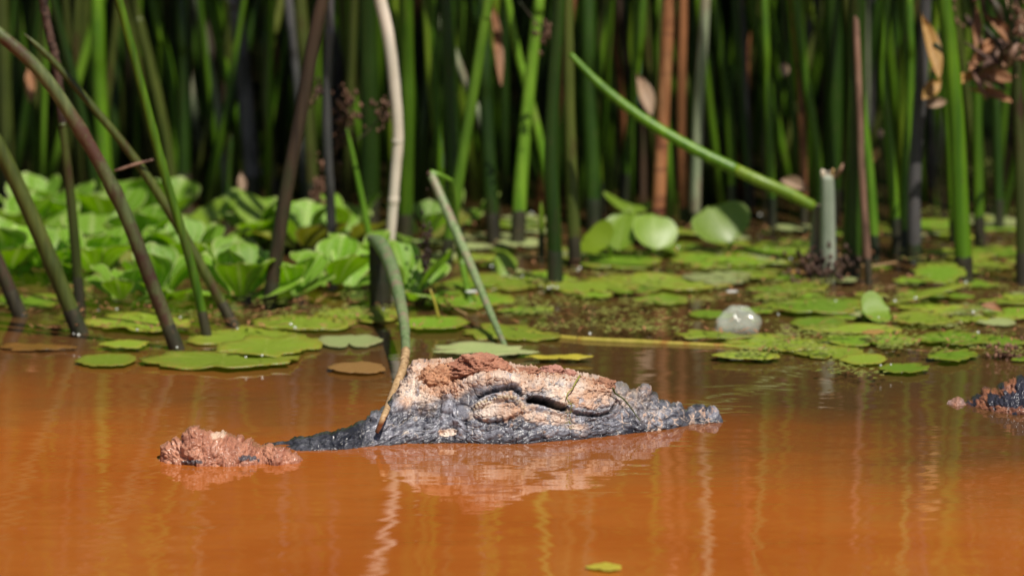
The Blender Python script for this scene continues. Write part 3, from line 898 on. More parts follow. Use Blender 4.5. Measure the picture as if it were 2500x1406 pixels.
hd = lambda px, py: on_head(px, py, 0).y
clod('mud_clod', 'large dark red crumbly clod crowning the top of the caiman head', 1172, 899, hd(1172, 905) - 0.004, 70, 60, 29, (0.48, 0.23, 0.145), (0.34, 0.14, 0.085), 201, sub=6, amp=0.5)
clod('mud_clod', 'reddish crumbly clod right of the largest clod on the caiman crown', 1218, 903, hd(1218, 908), 36, 40, 17, (0.5, 0.25, 0.15), (0.36, 0.15, 0.09), 205, sub=5, amp=0.45)
clod('mud_clod', 'ochre crust of mud sagging over the side of the caiman crown', 1076, 936, hd(1076, 936) + 0.006, 50, 28, 40, (0.52, 0.27, 0.15), (0.4, 0.18, 0.1), 209, sub=6, amp=0.5)
clod('mud_clod', 'pinkish angular clod on the skull edge above the ear slit', 1347, 905, hd(1347, 910), 28, 30, 13, (0.5, 0.25, 0.19), (0.4, 0.18, 0.13), 213, sub=5, amp=0.45)
clod('mud_clod', 'small pink clod between the angular clod and the shut eye', 1390, 912, hd(1390, 914), 16, 22, 9, (0.5, 0.25, 0.19), (0.42, 0.19, 0.14), 217, sub=5, amp=0.4)
clod('mud_clod', 'brown clod perched at the front edge of the shut eye', 1476, 940, hd(1476, 944), 24, 24, 15, (0.4, 0.2, 0.12), (0.28, 0.13, 0.08), 221, sub=5, amp=0.55)
clod('mud_clod', 'thin reddish clod lying along the crown between the two larger ones', 1285, 906, hd(1285, 909), 30, 28, 8, (0.42, 0.2, 0.12), (0.3, 0.13, 0.08), 225, sub=5, amp=0.45)

# loose crumbs scattered over the crown
cv, cf = [], []
rng = random.Random(5)
oct_v = [(1, 0, 0), (-1, 0, 0), (0, 1, 0), (0, -1, 0), (0, 0, 1), (0, 0, -1)]
oct_f = [(0, 2, 4), (2, 1, 4), (1, 3, 4), (3, 0, 4), (2, 0, 5), (1, 2, 5), (3, 1, 5), (0, 3, 5)]
for k in range(900):
    px = rng.uniform(990, 1490)
    i = int((px - 560) / STEP)
    py = tP[i] + abs(rng.gauss(0, 0.35)) * (eD[i] - tP[i] + 12)
    if k % 2: px = rng.gauss(1110, 48); i = int((px - 560) / STEP); py = rng.uniform(tP[i] - 2, 972 if px < 1130 else 915)
    elif px < 1120: py = rng.uniform(tP[i], 975)
    c = on_head(px, py, 0.0006)
    s = rng.uniform(0.5, 2.2) * SCL * (2.2 if rng.random() < 0.1 else 1)
    if px < 1045 and rng.random() < 0.85: s *= 0.35
    b = len(cv)
    for v in oct_v:
        cv.append((c.x + v[0] * s * rng.uniform(.6, 1.3), c.y + v[1] * s * rng.uniform(.6, 1.3), c.z + v[2] * s * rng.uniform(.6, 1.2)))
    cf += [tuple(b + q for q in f) for f in oct_f]
crumbs = link_mesh('mud_crumbs', cv, cf, None, smooth=False)
a = crumbs.data.color_attributes.new('Col', 'FLOAT_COLOR', 'POINT')
cc = np.ones((len(cv), 4), np.float32)
tt = np.repeat(np.random.RandomState(3).rand(900), 6)[:, None]
cc[:, :3] = np.array([0.5, 0.28, 0.16]) * (1 - tt) + np.array([0.32, 0.13, 0.08]) * tt
a.data.foreach_set('color', cc.reshape(-1))
a = crumbs.data.attributes.new('rough', 'FLOAT', 'POINT')
a.data.foreach_set('value', np.full(len(cv), 0.9, np.float32))
crumbs.data.materials.append(M['mud'])
tag(crumbs, 'loose reddish mud crumbs strewn over the caiman crown', kind='stuff')

# strands lying on the head
def head_strand(name, label, cat, pts, r, mat, lift=0.003, n=24):
    path = spline([on_head(a, b, lift) for a, b in pts], n)
    v, f = tube_data(path, [r * (1 - 0.5 * i / (n - 1)) for i in range(n)], 6)
    o = link_mesh(name, v, f, mat)
    return tag(o, label, cat)


head_strand('twig', 'thin dark twig slanting from the shut eye down to the lip', 'twig', [(1480, 956), (1494, 968), (1512, 981), (1530, 1000), (1545, 1016), (1558, 1034)], 0.0011, M['olive'], 0.006)
head_strand('weed_strand', 'thin green weed strand curling over the upper eyelid', 'weed', [(1412, 932), (1402, 944), (1390, 956), (1383, 968), (1384, 982), (1389, 994)], 0.0010, M['weed'], 0.005)
wv, wf = [], []
for k in range(90):
    px = rng.gauss(1389, 9); py = rng.uniform(985, 1050)
    c = on_head(px, py, 0.004 + rng.random() * 0.002)
    s = rng.uniform(1.2, 3.2) * SCL
    b = len(wv)
    e1 = Vector((rng.gauss(0, 1), rng.gauss(0, .4), rng.gauss(0, 1))).normalized() * s
    e2 = Vector((rng.gauss(0, 1), rng.gauss(0, .4), rng.gauss(0, 1))).normalized() * s * 0.6
    wv += [c + e1, c + e2, c - e1, c - e2]; wf.append((b, b + 1, b + 2, b + 3))
tag(link_mesh('weed_tuft', wv, wf, M['weed'], smooth=False), 'tuft of tiny yellow green weed clinging below the ear slit', 'weed')

# ------------------------------------------------------------------ reeds
def reed(label, mat, pts, wb, wt, base=None, name='reed', group='reeds of the pond edge', top_z=1.25, n=None, tip=False, cat='reed', node=None, sides=12, lean=0.0, parent=None, rough=0.03, foot=0.032):
    """pts run from the root up in photo pixels at the depth of the root; the stem goes on above the frame to top_z."""
    Y0 = W(*(base or pts[0])).y
    k0 = (Y0 - CAM.y) / math.cos(PITCH) / FPX * 1.0
    P = [WY(a, b, Y0) for a, b in pts]
    if lean:
        P = [WY(a, b, Y0 + lean * max(0, q.z)) for (a, b), q in zip(pts, P)]
    if not tip and P[-1].z < top_z and top_z > 0.35:
        d = (P[-1] - P[-2]); d /= max(d.z, 1e-3)
        ext = top_z - P[-1].z
        P.append(P[-1] + Vector((d.x * ext * 0.33, d.y, ext * 0.4)))
        P.append(P[-1] + Vector((d.x * ext * 0.36, d.y, ext * 0.6)))
    if parent is None and pts[0] == (base or pts[0]):
        P[0] = P[0] + (P[0] - P[1]).normalized() * 0.02      # root goes under water
    n = n or (10 + 8 * len(P))
    path = spline(P, n)
    loc = P[0].copy()
    rb, rt = wb * k0 / 2, wt * k0 / 2
    rs = []
    for i in range(n):
        t = i / (n - 1)
        r = rb + (rt - rb) * t
        if tip and t > 0.8: r *= max(0.12, 1 - ((t - 0.8) / 0.2) ** 2 * 0.9)
        if node:
            for nt_ in node:
                r *= 1 + 0.16 * math.exp(-((t - nt_) / 0.012) ** 2)
        rs.append(r)
    v, f = tube_data([p - loc for p in path], rs, sides, rough=rough)
    o = link_mesh(name, v, f, M[mat], loc=loc)
    if parent is not None:
        o.parent = parent
        o.location = loc - parent.location
        return o
    if foot and W(*pts[0]).y < 1.6:
        # old sheath round the foot, soaked black by the water
        acc, fp, fr = 0.0, [path[0]], [rs[0] * 1.05]
        lim = foot * random.uniform(0.7, 1.3)
        for i in range(1, n):
            acc += (path[i] - path[i - 1]).length
            fp.append(path[i]); fr.append(rs[i] * 1.05)
            if acc > lim + 0.02: break
        fp = spline(fp, 12) if len(fp) > 1 else fp
        fr = list(np.interp(np.linspace(0, 1, 12), np.linspace(0, 1, len(fr)), fr))
        fr[-1] *= 0.93
        v, f = tube_data([p - loc for p in fp], fr, sides, cap=False, rough=0.05)
        link_mesh('sheath', v, f, M['stump'], parent=o)
    return tag(o, label, cat, group)


R1 = reed('thick mottled olive reed arching left across the lettuce, patched brown', 'mottled', [(432, 852), (370, 690), (300, 510), (215, 350), (110, 190), (0, 85), (-140, -20)], 36, 30, node=(0.28, 0.4))
reed('slender green reed with a pointed tip ending near the upper left corner', 'olive', [(572, 797), (440, 560), (330, 390), (200, 230), (120, 140), (58, 82)], 28, 14, tip=True)
reed('stout brown-green reed with a rough ring, leaning in from the left edge', 'olive', [(195, 812), (125, 640), (60, 490), (0, 365), (-90, 200)], 40, 38, node=(0.16,))
reed('short dark brown reed cut by the left edge just above the water', 'brown', [(50, 772), (15, 690), (-30, 590), (-90, 480)], 36, 33)
dead = reed('upright thin green reed with a withered brown top by the left edge', 'olive', [(196, 757), (180, 560), (164, 400), (152, 300)], 27, 20, top_z=0.2, tip=False)
reed(None, 'bark', [(153, 310), (146, 230), (136, 150), (122, 90), (108, 20), (98, -60)], 20, 22, base=(196, 757), name='withered_top', parent=dead, rough=0.35, top_z=0.5)
reed('green reed crossing behind the pointed one, with a brown joint', 'green', [(506, 824), (465, 640), (400, 420), (350, 230), (290, 0), (250, -140)], 24, 19, node=(0.3, 0.36))
reed('dark brown leaning reed standing between the lettuce and the grey stumps', 'brown', [(656, 752), (690, 520), (730, 300), (770, 80), (790, -10), (815, -110)], 35, 30)
# broken stump with a stem folded over it
stump = reed('black broken reed stump at the middle of the shore', 'stump', [(928, 757), (928, 690), (924, 612), (922, 588)], 56, 44, top_z=0, foot=0, name='reed_stump', cat='stump', rough=0.12)
bent = empty('bent_reed', W(928, 740))
tag(bent, 'grey green broken reed bowing over the stump to touch the caiman neck', 'reed', 'reeds of the pond edge')


def free_tube(name, mat, pts, widths, parent=None, n=40, sides=12, rough=0.05):
    """pts: (px, py, world depth y)."""
    P = [WY(a, b, y) for a, b, y in pts]
    path = spline(P, n)
    ws = np.interp(np.linspace(0, 1, n), np.linspace(0, 1, len(widths)), widths)
    loc = parent.location if parent else P[0].copy()
    k = [((p.y - CAM.y) / math.cos(PITCH)) / FPX / 2 for p in path]
    v, f = tube_data([p - loc for p in path], [a * b for a, b in zip(ws, k)], sides, rough=rough)
    o = link_mesh(name, v, f, M[mat], loc=None if parent else loc)
    if parent: o.parent = parent
    return o


ys = W(928, 757).y
y_neck = on_head(925, 1050, 0).y
free_tube('stem', 'palegreen', [(905, 582, ys + .01), (930, 598, ys - .03), (955, 650, ys - .1), (976, 730, ys - .22), (988, 800, ys - .36), (991, 860, ys - .46)], [22, 38, 34, 30, 25, 22], bent)
free_tube('tip', 'tipbrown', [(991, 856, ys - .455), (985, 895, ys - .52), (962, 955, ys - .60), (940, 1010, y_neck - .005), (920, 1055, y_neck - .012)], [22, 21, 19, 16, 10], bent, rough=0.22)
wr = empty('bleached_reed', W(952, 668))
tag(wr, 'bleached white dry reed curving up out of the frame behind the stump', 'reed', 'reeds of the pond edge')
yw = W(952, 668).y
free_tube('stem', 'bleached', [(950, 625, yw), (957, 540, yw), (966, 420, yw), (972, 330, yw), (963, 210, yw), (948, 90, yw), (925, -10, yw), (895, -120, yw), (850, -300, yw), (800, -520, yw), (740, -800, yw)], [20, 24, 26, 28, 29, 30, 30, 30, 29, 26], wr, n=70, rough=0.06)
for (a, b) in [((961, 490), 28), ((971, 346), 31)]:
    free_tube('node', 'bleached', [(a[0] - 1, a[1] + 9, yw), a + (yw,), (a[0] + 1, a[1] - 9, yw)], [25, b - 1, 26], wr, n=9)
# folded thin stem
fs = empty('folded_reed', W(1240, 862))
tag(fs, 'thin pale green reed snapped into a sharp fold right of the bleached reed', 'reed', 'reeds of the pond edge')
yf0 = W(1240, 862).y; yf1 = W(1150, 745).y
free_tube('stem', 'palegreen', [(1242, 866, yf0), (1200, 770, yf0 + .1), (1150, 650, yf0 + .2), (1098, 530, yf0 + .28), (1052, 425, yf0 + .32)], [13, 18, 22, 24, 22], fs, sides=8)
free_tube('fold', 'fresh', [(1050, 423, yf0 + .32), (1074, 428, yf0 + .32), (1102, 442, yf0 + .33)], [20, 12, 12], fs, n=10, sides=8)
free_tube('stem', 'fresh', [(1101, 440, yf0 + .33), (1112, 540, yf0 + .36), (1128, 640, yf0 + .4), (1150, 745, yf1)], [14, 18, 18, 16], fs, sides=8)
# long fallen stem and its stump
yd = W(2010, 690).y
dg = empty('fallen_reed', W(2000, 690))
tag(dg, 'long lime green reed slanting across the thicket down to a pale stump', 'reed', 'reeds of the pond edge')
free_tube('stem', 'green', [(1392, 132, yd + .05), (1470, 212, yd + .04), (1570, 290, yd + .03), (1690, 362, yd + .02), (1800, 416, yd + .01)], [13, 22, 26, 28, 29], dg)
free_tube('stem', 'lime', [(1796, 414, yd + .01), (1860, 444, yd), (1930, 474, yd), (1988, 506, yd)], [28, 29, 30, 25], dg, n=16)
st2 = empty('pale_stump', W(2018, 690))
tag(st2, 'pale grey cut reed stump with frayed top holding the fallen lime reed', 'stump')
free_tube('stem', 'palestump', [(2022, 700, yd), (2022, 600, yd), (2021, 500, yd), (2020, 428, yd)], [40, 38, 36, 34], st2, n=20)
free_tube('stem', 'greygreen', [(1985, 690, yd + .03), (1990, 610, yd + .03), (1996, 500, yd + .03)], [34, 30, 24], st2, n=16)
for k in range(9):
    a = random.uniform(-26, 26)
    free_tube('fray', 'straw' if k % 2 else 'bleached', [(2020 + a * .5, 440, yd - .003), (2020 + a * .6, 428, yd - .005), (2020 + a * .75, random.uniform(412, 424), yd - .006)], [9, 6, 3], st2, n=6, sides=5)
free_tube('curl', 'pinkbrown', [(2040, 432, yd), (2052, 415, yd - .01), (2058, 400, yd - .01)], [14, 12, 5], st2, n=8, sides=6)

named = [
    ('rusty orange banded reed upright in the thicket right of centre', 'rust', [(1600, 610), (1608, 500), (1616, 340), (1626, 150), (1634, 0), (1640, -120)], 40, 34),
    ('dark rust reed just right of the orange banded one', 'rust', [(1672, 565), (1666, 380), (1664, 200), (1668, 0)], 30, 28),
    ('grey green dry reed third in line after the orange banded one', 'greygreen', [(1694, 570), (1700, 400), (1706, 250), (1722, 0)], 34, 26),
    ('thickest bright green reed rooted near the right edge', 'green', [(2355, 692), (2345, 500), (2336, 300), (2318, 100), (2300, -60)], 50, 38),
    ('medium green reed right behind the thickest one near the right edge', 'green', [(2392, 606), (2388, 420), (2386, 220), (2392, 0)], 30, 26),
    ('olive reed touching the right edge of the frame', 'olive', [(2496, 694), (2494, 500), (2486, 250), (2474, 0)], 36, 28),
    ('slim bright green reed rising left of the pair with a shared foot', 'fresh', [(2138, 636), (2126, 450), (2104, 260), (2096, 100), (2100, -40)], 26, 30),
    ('charcoal grey dead reed foot standing right of the forked pair', 'grey', [(2233, 644), (2232, 500), (2236, 380), (2246, 250), (2255, 100), (2262, -40)], 40, 30),
    ('left stem of the forked green pair on the right', 'green', [(2192, 624), (2182, 480), (2166, 300), (2156, 170), (2166, 0)], 30, 20),
    ('right stem of the forked green pair on the right', 'green', [(2206, 622), (2208, 480), (2216, 320), (2224, 160), (2221, 0)], 24, 20),
    ('pinkish brown dry reed beside the dark thick reed', 'pinkbrown', [(2122, 694), (2116, 600), (2104, 420), (2096, 200), (2088, 0)], 22, 18),
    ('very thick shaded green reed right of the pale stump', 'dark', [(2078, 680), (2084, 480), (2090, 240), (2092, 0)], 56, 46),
    ('fresh green blade leaning right in the centre, widest at its foot', 'fresh', [(1264, 602), (1272, 440), (1290, 240), (1312, 40), (1322, -60)], 42, 24),
    ('fresh green reed leaning right beside the bleached one', 'fresh', [(1086, 652), (1118, 450), (1150, 260), (1182, 60), (1196, -40)], 34, 26),
    ('pale green reed crossing behind the leaning blade in the centre', 'fresh', [(1360, 566), (1338, 440), (1310, 310), (1280, 190), (1246, 40)], 30, 18),
    ('straight olive reed where the fallen lime reed starts', 'olive', [(1404, 654), (1398, 480), (1391, 300), (1388, 120), (1386, -20)], 36, 26),
    ('dark wet reed foot left of the straight olive one', 'dark', [(1356, 700), (1352, 560), (1346, 380), (1352, 200), (1366, 0)], 44, 30),
    ('green reed leaning slightly right behind the upright pads', 'green', [(1520, 500), (1538, 320), (1554, 160), (1570, 0)], 30, 24),
    ('thick deep green reed close right of the bleached one', 'green', [(988, 604), (992, 440), (996, 260), (992, 60)], 42, 38),
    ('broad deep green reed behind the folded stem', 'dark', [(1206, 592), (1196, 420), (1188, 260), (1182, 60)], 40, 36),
    ('grey green withered blade drooping behind the fresh leaning reed', 'greygreen', [(1216, 520), (1178, 312), (1140, 210), (1092, 90), (1048, -20)], 14, 34),
    ('thick deep green reed behind the start of the fallen reed', 'dark', [(1452, 560), (1446, 380), (1438, 200), (1436, 0)], 48, 40),
    ('green reed bending left under the pointed pads gap', 'green', [(1786, 520), (1786, 400), (1772, 220), (1748, 30)], 28, 26),
    ('thin dark green reed left of the shaded gap', 'dark', [(1824, 520), (1820, 380), (1808, 200), (1792, 0)], 22, 18),
    ('slender green reed behind the white bud', 'green', [(1886, 566), (1880, 400), (1874, 200), (1866, 0)], 26, 20),
    ('rust coloured half dead reed right of the white bud', 'rust', [(1962, 560), (1962, 400), (1956, 220), (1946, 90), (1936, -20)], 24, 28),
    ('green reed bowing left behind the rust coloured one', 'green', [(2000, 560), (1998, 420), (1984, 300), (1962, 160), (1946, 20)], 26, 30),
    ('bright lime blade leaning left at the top right of centre', 'lime', [(2060, 520), (2036, 300), (2012, 130), (1984, 30), (1966, -60)], 16, 26),
    ('broad shaded green reed left of the bleached one', 'dark', [(902, 566), (904, 400), (902, 200), (898, 0)], 56, 50),
    ('lime green thin reed right of the deep green thick one', 'lime', [(1066, 540), (1072, 380), (1052, 220), (1042, 60)], 24, 22),
    ('thick lavender grey dead reed behind the lettuce', 'grey', [(620, 500), (608, 340), (592, 150), (574, 0), (566, -60)], 46, 40),
    ('brown green reed curving left beside the lavender grey one', 'brown', [(574, 460), (556, 330), (530, 180), (496, 40), (478, -40)], 32, 34),
    ('pale dry grey reed behind the brown green curving one', 'greygreen', [(552, 480), (540, 330), (518, 200), (492, 60)], 20, 26),
    ('vivid green narrow reed behind the lavender grey one', 'lime', [(584, 470), (574, 300), (566, 150), (556, 0)], 26, 28),
    ('curved brownish reed right of the lavender grey one', 'olive', [(676, 500), (662, 380), (650, 240), (662, 100), (692, -20)], 28, 24),
    ('thin grey dead reed left of the dark leaning one', 'grey', [(748, 520), (738, 340), (720, 160), (704, 0)], 24, 24),
    ('blue grey dead reed with a dark wet foot behind the lettuce', 'grey', [(812, 640), (806, 480), (798, 300), (804, 100), (806, -20)], 28, 22),
    ('wide shaded green reed in the upper left thicket', 'green', [(262, 530), (254, 380), (242, 200), (238, 0)], 44, 40),
    ('dry olive reed leaning left in the upper left thicket', 'olive', [(430, 520), (408, 360), (380, 220), (340, 60), (316, -30)], 30, 32),
    ('dark straight reed left of the pale dry grey one', 'dark', [(448, 500), (450, 320), (450, 150), (444, 0)], 38, 36),
    ('green reed with a bent tip in the upper left thicket', 'green', [(436, 470), (424, 230), (404, 120), (372, 0)], 24, 30),
    ('shaded olive reed near the left edge', 'olive', [(22, 520), (16, 350), (10, 180), (4, 0)], 42, 38),
    ('shaded green reed leaning left under the mottled one', 'dark', [(236, 560), (224, 400), (176, 180), (130, 0)], 28, 26),
    ('olive green broad reed behind the dark leaning one', 'olive', [(766, 540), (758, 360), (748, 180), (734, 0)], 38, 40),
    ('thick shaded reed behind the folded stem tip', 'dark', [(1112, 580), (1108, 400), (1098, 200), (1092, 0)], 44, 40),
    ('dark broad reed right of the rust coloured one', 'dark', [(2024, 540), (2032, 380), (2036, 200), (2032, 0)], 54, 48),
    ('green thin reed between the lettuce and the broken stump', 'fresh', [(918, 660), (890, 520), (868, 410), (846, 312)], 20, 12),
    ('short lime green blade standing among the pads', 'lime', [(1322, 640), (1322, 560), (1321, 492)], 20, 12),
    ('thin dark stem between the big round leaves', 'dark', [(552, 565), (556, 480), (560, 400), (566, 330)], 18, 14),
    ('short lime blade left of the upright pads', 'lime', [(1470, 520), (1464, 430), (1456, 350)], 26, 14),
    ('tall olive reed against the right half of the fallen reed', 'olive', [(1640, 470), (1650, 330), (1660, 180), (1650, 0)], 22, 24),
    ('brown thin reed behind the beige bract', 'brown', [(1570, 480), (1572, 330), (1576, 150), (1580, 0)], 20, 22),
    ('dark green reed far right behind the dry leaves', 'dark', [(2440, 560), (2436, 380), (2430, 200), (2424, 0)], 26, 26),
    ('green reed with brown seed crust beside the thickest one', 'green', [(2330, 600), (2322, 420), (2312, 260), (2308, 100), (2306, -20)], 24, 24),
]
tips = ('short lime', 'green thin reed between', 'thin dark stem')
for lab, mat, pts, wb, wt in named:
    reed(lab, mat, pts, wb * 0.86, wt * 0.86, tip=lab.startswith(tips), lean=random.uniform(-0.05, 0.12) if not lab.startswith(tips) else 0)

COLW = {'dark': 'dark green', 'green': 'green', 'olive': 'olive', 'grey': 'grey dead', 'greygreen': 'grey green', 'rust': 'rusty', 'brown': 'brown', 'fresh': 'bright green', 'lime': 'lime'}
LAND = [(0, 'the left edge reeds'), (180, 'the withered topped reed'), (330, 'the pointed reed'), (450, 'the crossing reeds'), (600, 'the lavender grey reed'), (740, 'the dark leaning reed'), (850, 'the brown seed cluster'),
        (960, 'the bleached reed'), (1080, 'the folded reed'), (1200, 'the fresh leaning reed'), (1300, 'the wide leaning blade'), (1400, 'the fallen reed tip'), (1560, 'the beige bract'), (1640, 'the rusty banded reed'),
        (1760, 'the lone upright leaf'), (1890, 'the white bud'), (2020, 'the pale stump'), (2110, 'the pinkish dry reed'), (2200, 'the forked pair'), (2270, 'the golden leaf'), (2350, 'the thickest reed'), (2440, 'the dry tangle'), (2520, 'the right edge reed')]


def landmark(px, k=0):
    return sorted(LAND, key=lambda t: abs(t[0] - px))[k][1]


_used = set()


def one_of(px, form):
    """the first wording of a place that no earlier thing has taken."""
    a, b, c = (landmark(px, k).replace('the ', '') for k in range(3))
    for pl in (a, f'{a} towards {b}', f'{a} and {b}', f'{b} near {a}', f'{a} towards {c}', f'{c} near {a}'):
        if form(pl) not in _used:
            _used.add(form(pl))
            return form(pl)
    return form(a)


# reeds deeper in the thicket, one by one
rng = random.Random(21)
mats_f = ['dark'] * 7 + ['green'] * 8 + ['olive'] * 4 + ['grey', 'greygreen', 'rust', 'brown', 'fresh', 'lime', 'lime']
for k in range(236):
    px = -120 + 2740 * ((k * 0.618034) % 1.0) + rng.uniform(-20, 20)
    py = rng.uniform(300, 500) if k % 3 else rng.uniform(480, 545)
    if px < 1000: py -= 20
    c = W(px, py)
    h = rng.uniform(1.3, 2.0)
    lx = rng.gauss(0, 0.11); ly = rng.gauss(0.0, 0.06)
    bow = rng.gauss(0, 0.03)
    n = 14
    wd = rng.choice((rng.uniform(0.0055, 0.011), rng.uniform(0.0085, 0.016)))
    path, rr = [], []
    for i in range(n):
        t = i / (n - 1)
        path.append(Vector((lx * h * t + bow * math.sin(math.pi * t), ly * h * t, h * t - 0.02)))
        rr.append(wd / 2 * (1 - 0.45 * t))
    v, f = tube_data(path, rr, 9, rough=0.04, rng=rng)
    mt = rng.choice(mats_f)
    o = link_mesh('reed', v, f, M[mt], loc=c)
    size = 'slender' if wd < 0.0085 else ('thick' if wd > 0.0125 else 'medium')
    way = 'leaning left' if lx < -0.035 else ('leaning right' if lx > 0.035 else 'upright')
    tag(o, one_of(px, lambda pl: f'{size} {COLW[mt]} reed {way}, {"deep" if py < 400 else "not far"} behind {pl}'), 'reed', 'reeds deep in the thicket')

# the mass of the thicket behind and to the sides
tv, tf = [], []
for k in range(3800):
    x = rng.uniform(-4.2, 4.2); y = rng.uniform(1.75, 5.2)
    if abs(x) < 0.8 and y < 2.15: y = rng.uniform(2.15, 5.2)
    h = rng.uniform(1.2, 2.1); wd = rng.uniform(0.009, 0.02)
    lx = rng.gauss(0, 0.07); ly = rng.gauss(0, 0.07)
    path = [Vector((x + lx * h * t, y + ly * h * t, h * t - 0.02)) for t in (0, 0.5, 1)]
    v, f = tube_data(path, [wd / 2, wd / 2.3, wd / 4], 5, cap=False)
    b = len(tv); tv += v; tf += [tuple(b + q for q in ff) for ff in f]
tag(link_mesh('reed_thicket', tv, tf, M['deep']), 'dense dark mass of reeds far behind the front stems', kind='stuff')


# ------------------------------------------------------------------ floating leaves
def set_attr(me, nm, vals):
    a = me.attributes.new(nm, 'FLOAT', 'POINT')
    a.data.foreach_set('value', np.asarray(vals, np.float32))


def pad_mesh(seed, notch=True, ragged=0.06, wave=0.012, seg=72, rings=6):
    """floating pad of unit radius lying flat: lobed edge, slit, slightly raised and rolled rim with thickness."""
    rg = random.Random(seed)
    ph = [rg.uniform(0, 6.28) for _ in range(8)]
    slit = rg.uniform(0, 6.28)
    v, edge, vn = [], [], [0]
    def rad(th):
        r = 1 + ragged * (math.sin(2 * th + ph[0]) + 0.7 * math.sin(3 * th + ph[1]) + 0.5 * math.sin(7 * th + ph[2]) + 0.4 * math.sin(13 * th + ph[3]) + 0.35 * math.sin(19 * th + ph[7]))
        if notch:
            d = abs((th - slit + math.pi) % (2 * math.pi) - math.pi)
            r *= 1 - 0.75 * math.exp(-(d / 0.09) ** 2)
        return r
    v.append((0, 0, 0.0)); edge.append(0)
    for k in range(1, rings + 1):
        t = k / rings
        for s in range(seg):
            th = 2 * math.pi * s / seg
            r = rad(th) * t if k > 1 else (0.3 + 0.7 * rad(th)) * t
            z = wave * t * t * (math.sin(2 * th + ph[4]) + 0.8 * math.sin(5 * th + ph[5]) + 0.6 * math.sin(9 * th + ph[6])) + 0.02 * t ** 4
            v.append((r * math.cos(th), r * math.sin(th), z)); edge.append(max(0, (t - 0.6) / 0.4)); vn.append((0.55 if s % 6 == 0 else 0) * (1 - 0.5 * t))
    # skirt gives the rim thickness
    for s in range(seg):
        p = v[1 + (rings - 1) * seg + s]
        v.append((p[0] * 0.985, p[1] * 0.985, p[2] - 0.035)); edge.append(1); vn.append(0)
    f = [(0, 1 + s, 1 + (s + 1) % seg) for s in range(seg)]
    for k in range(rings):
        for s in range(seg):
            a = 1 + k * seg + s; b = 1 + k * seg + (s + 1) % seg
            f.append((a, a + seg, b + seg, b))
    me = bpy.data.meshes.new('lily_pad')
    me.from_pydata(v, [], f); me.shade_smooth()
    set_attr(me, 'edge', edge)
    set_attr(me, 'vein', vn)
    return me


pad_src = [pad_mesh(s, notch=s % 3 != 0, ragged=0.06 + 0.03 * (s % 4), wave=0.015 + 0.012 * (s % 3)) for s in range(14)]
pad_cache = {}
_padn = [0]


def pad(label, px, py, wpx, hpx, mat='pad', tilt=(0, 0), z=None, group='floating lily pads', name='lily_pad', rot=None):
    """a pad centred at a pixel on the water; wpx/hpx its outline in the photo (height foreshortened)."""
    c = W(px, py)
    k = (c - CAM).length / FPX
    rx = wpx * k / 2 * 0.92
    d = ray(px, py); gz = math.asin(-d.normalized().z)
    ry = min(rx * 1.15, hpx * k / 2 / math.sin(gz)) if not any(tilt) else rx * 0.9
    key = (_padn[0] % 14, mat)
    if key not in pad_cache:
        me = pad_src[key[0]].copy(); me.materials.append(M[mat]); pad_cache[key] = me
    o = bpy.data.objects.new(name, pad_cache[key])
    _padn[0] += 1
    o.location = (c.x, c.y, z if z is not None else 0.0025 + 0.0012 * (_padn[0] % 4))
    o.scale = (rx, ry, rx * 0.6)
    o.rotation_euler = (R(tilt[0]), R(tilt[1]), 0)
    COL.objects.link(o)
    return tag(o, label, 'lily pad', group)


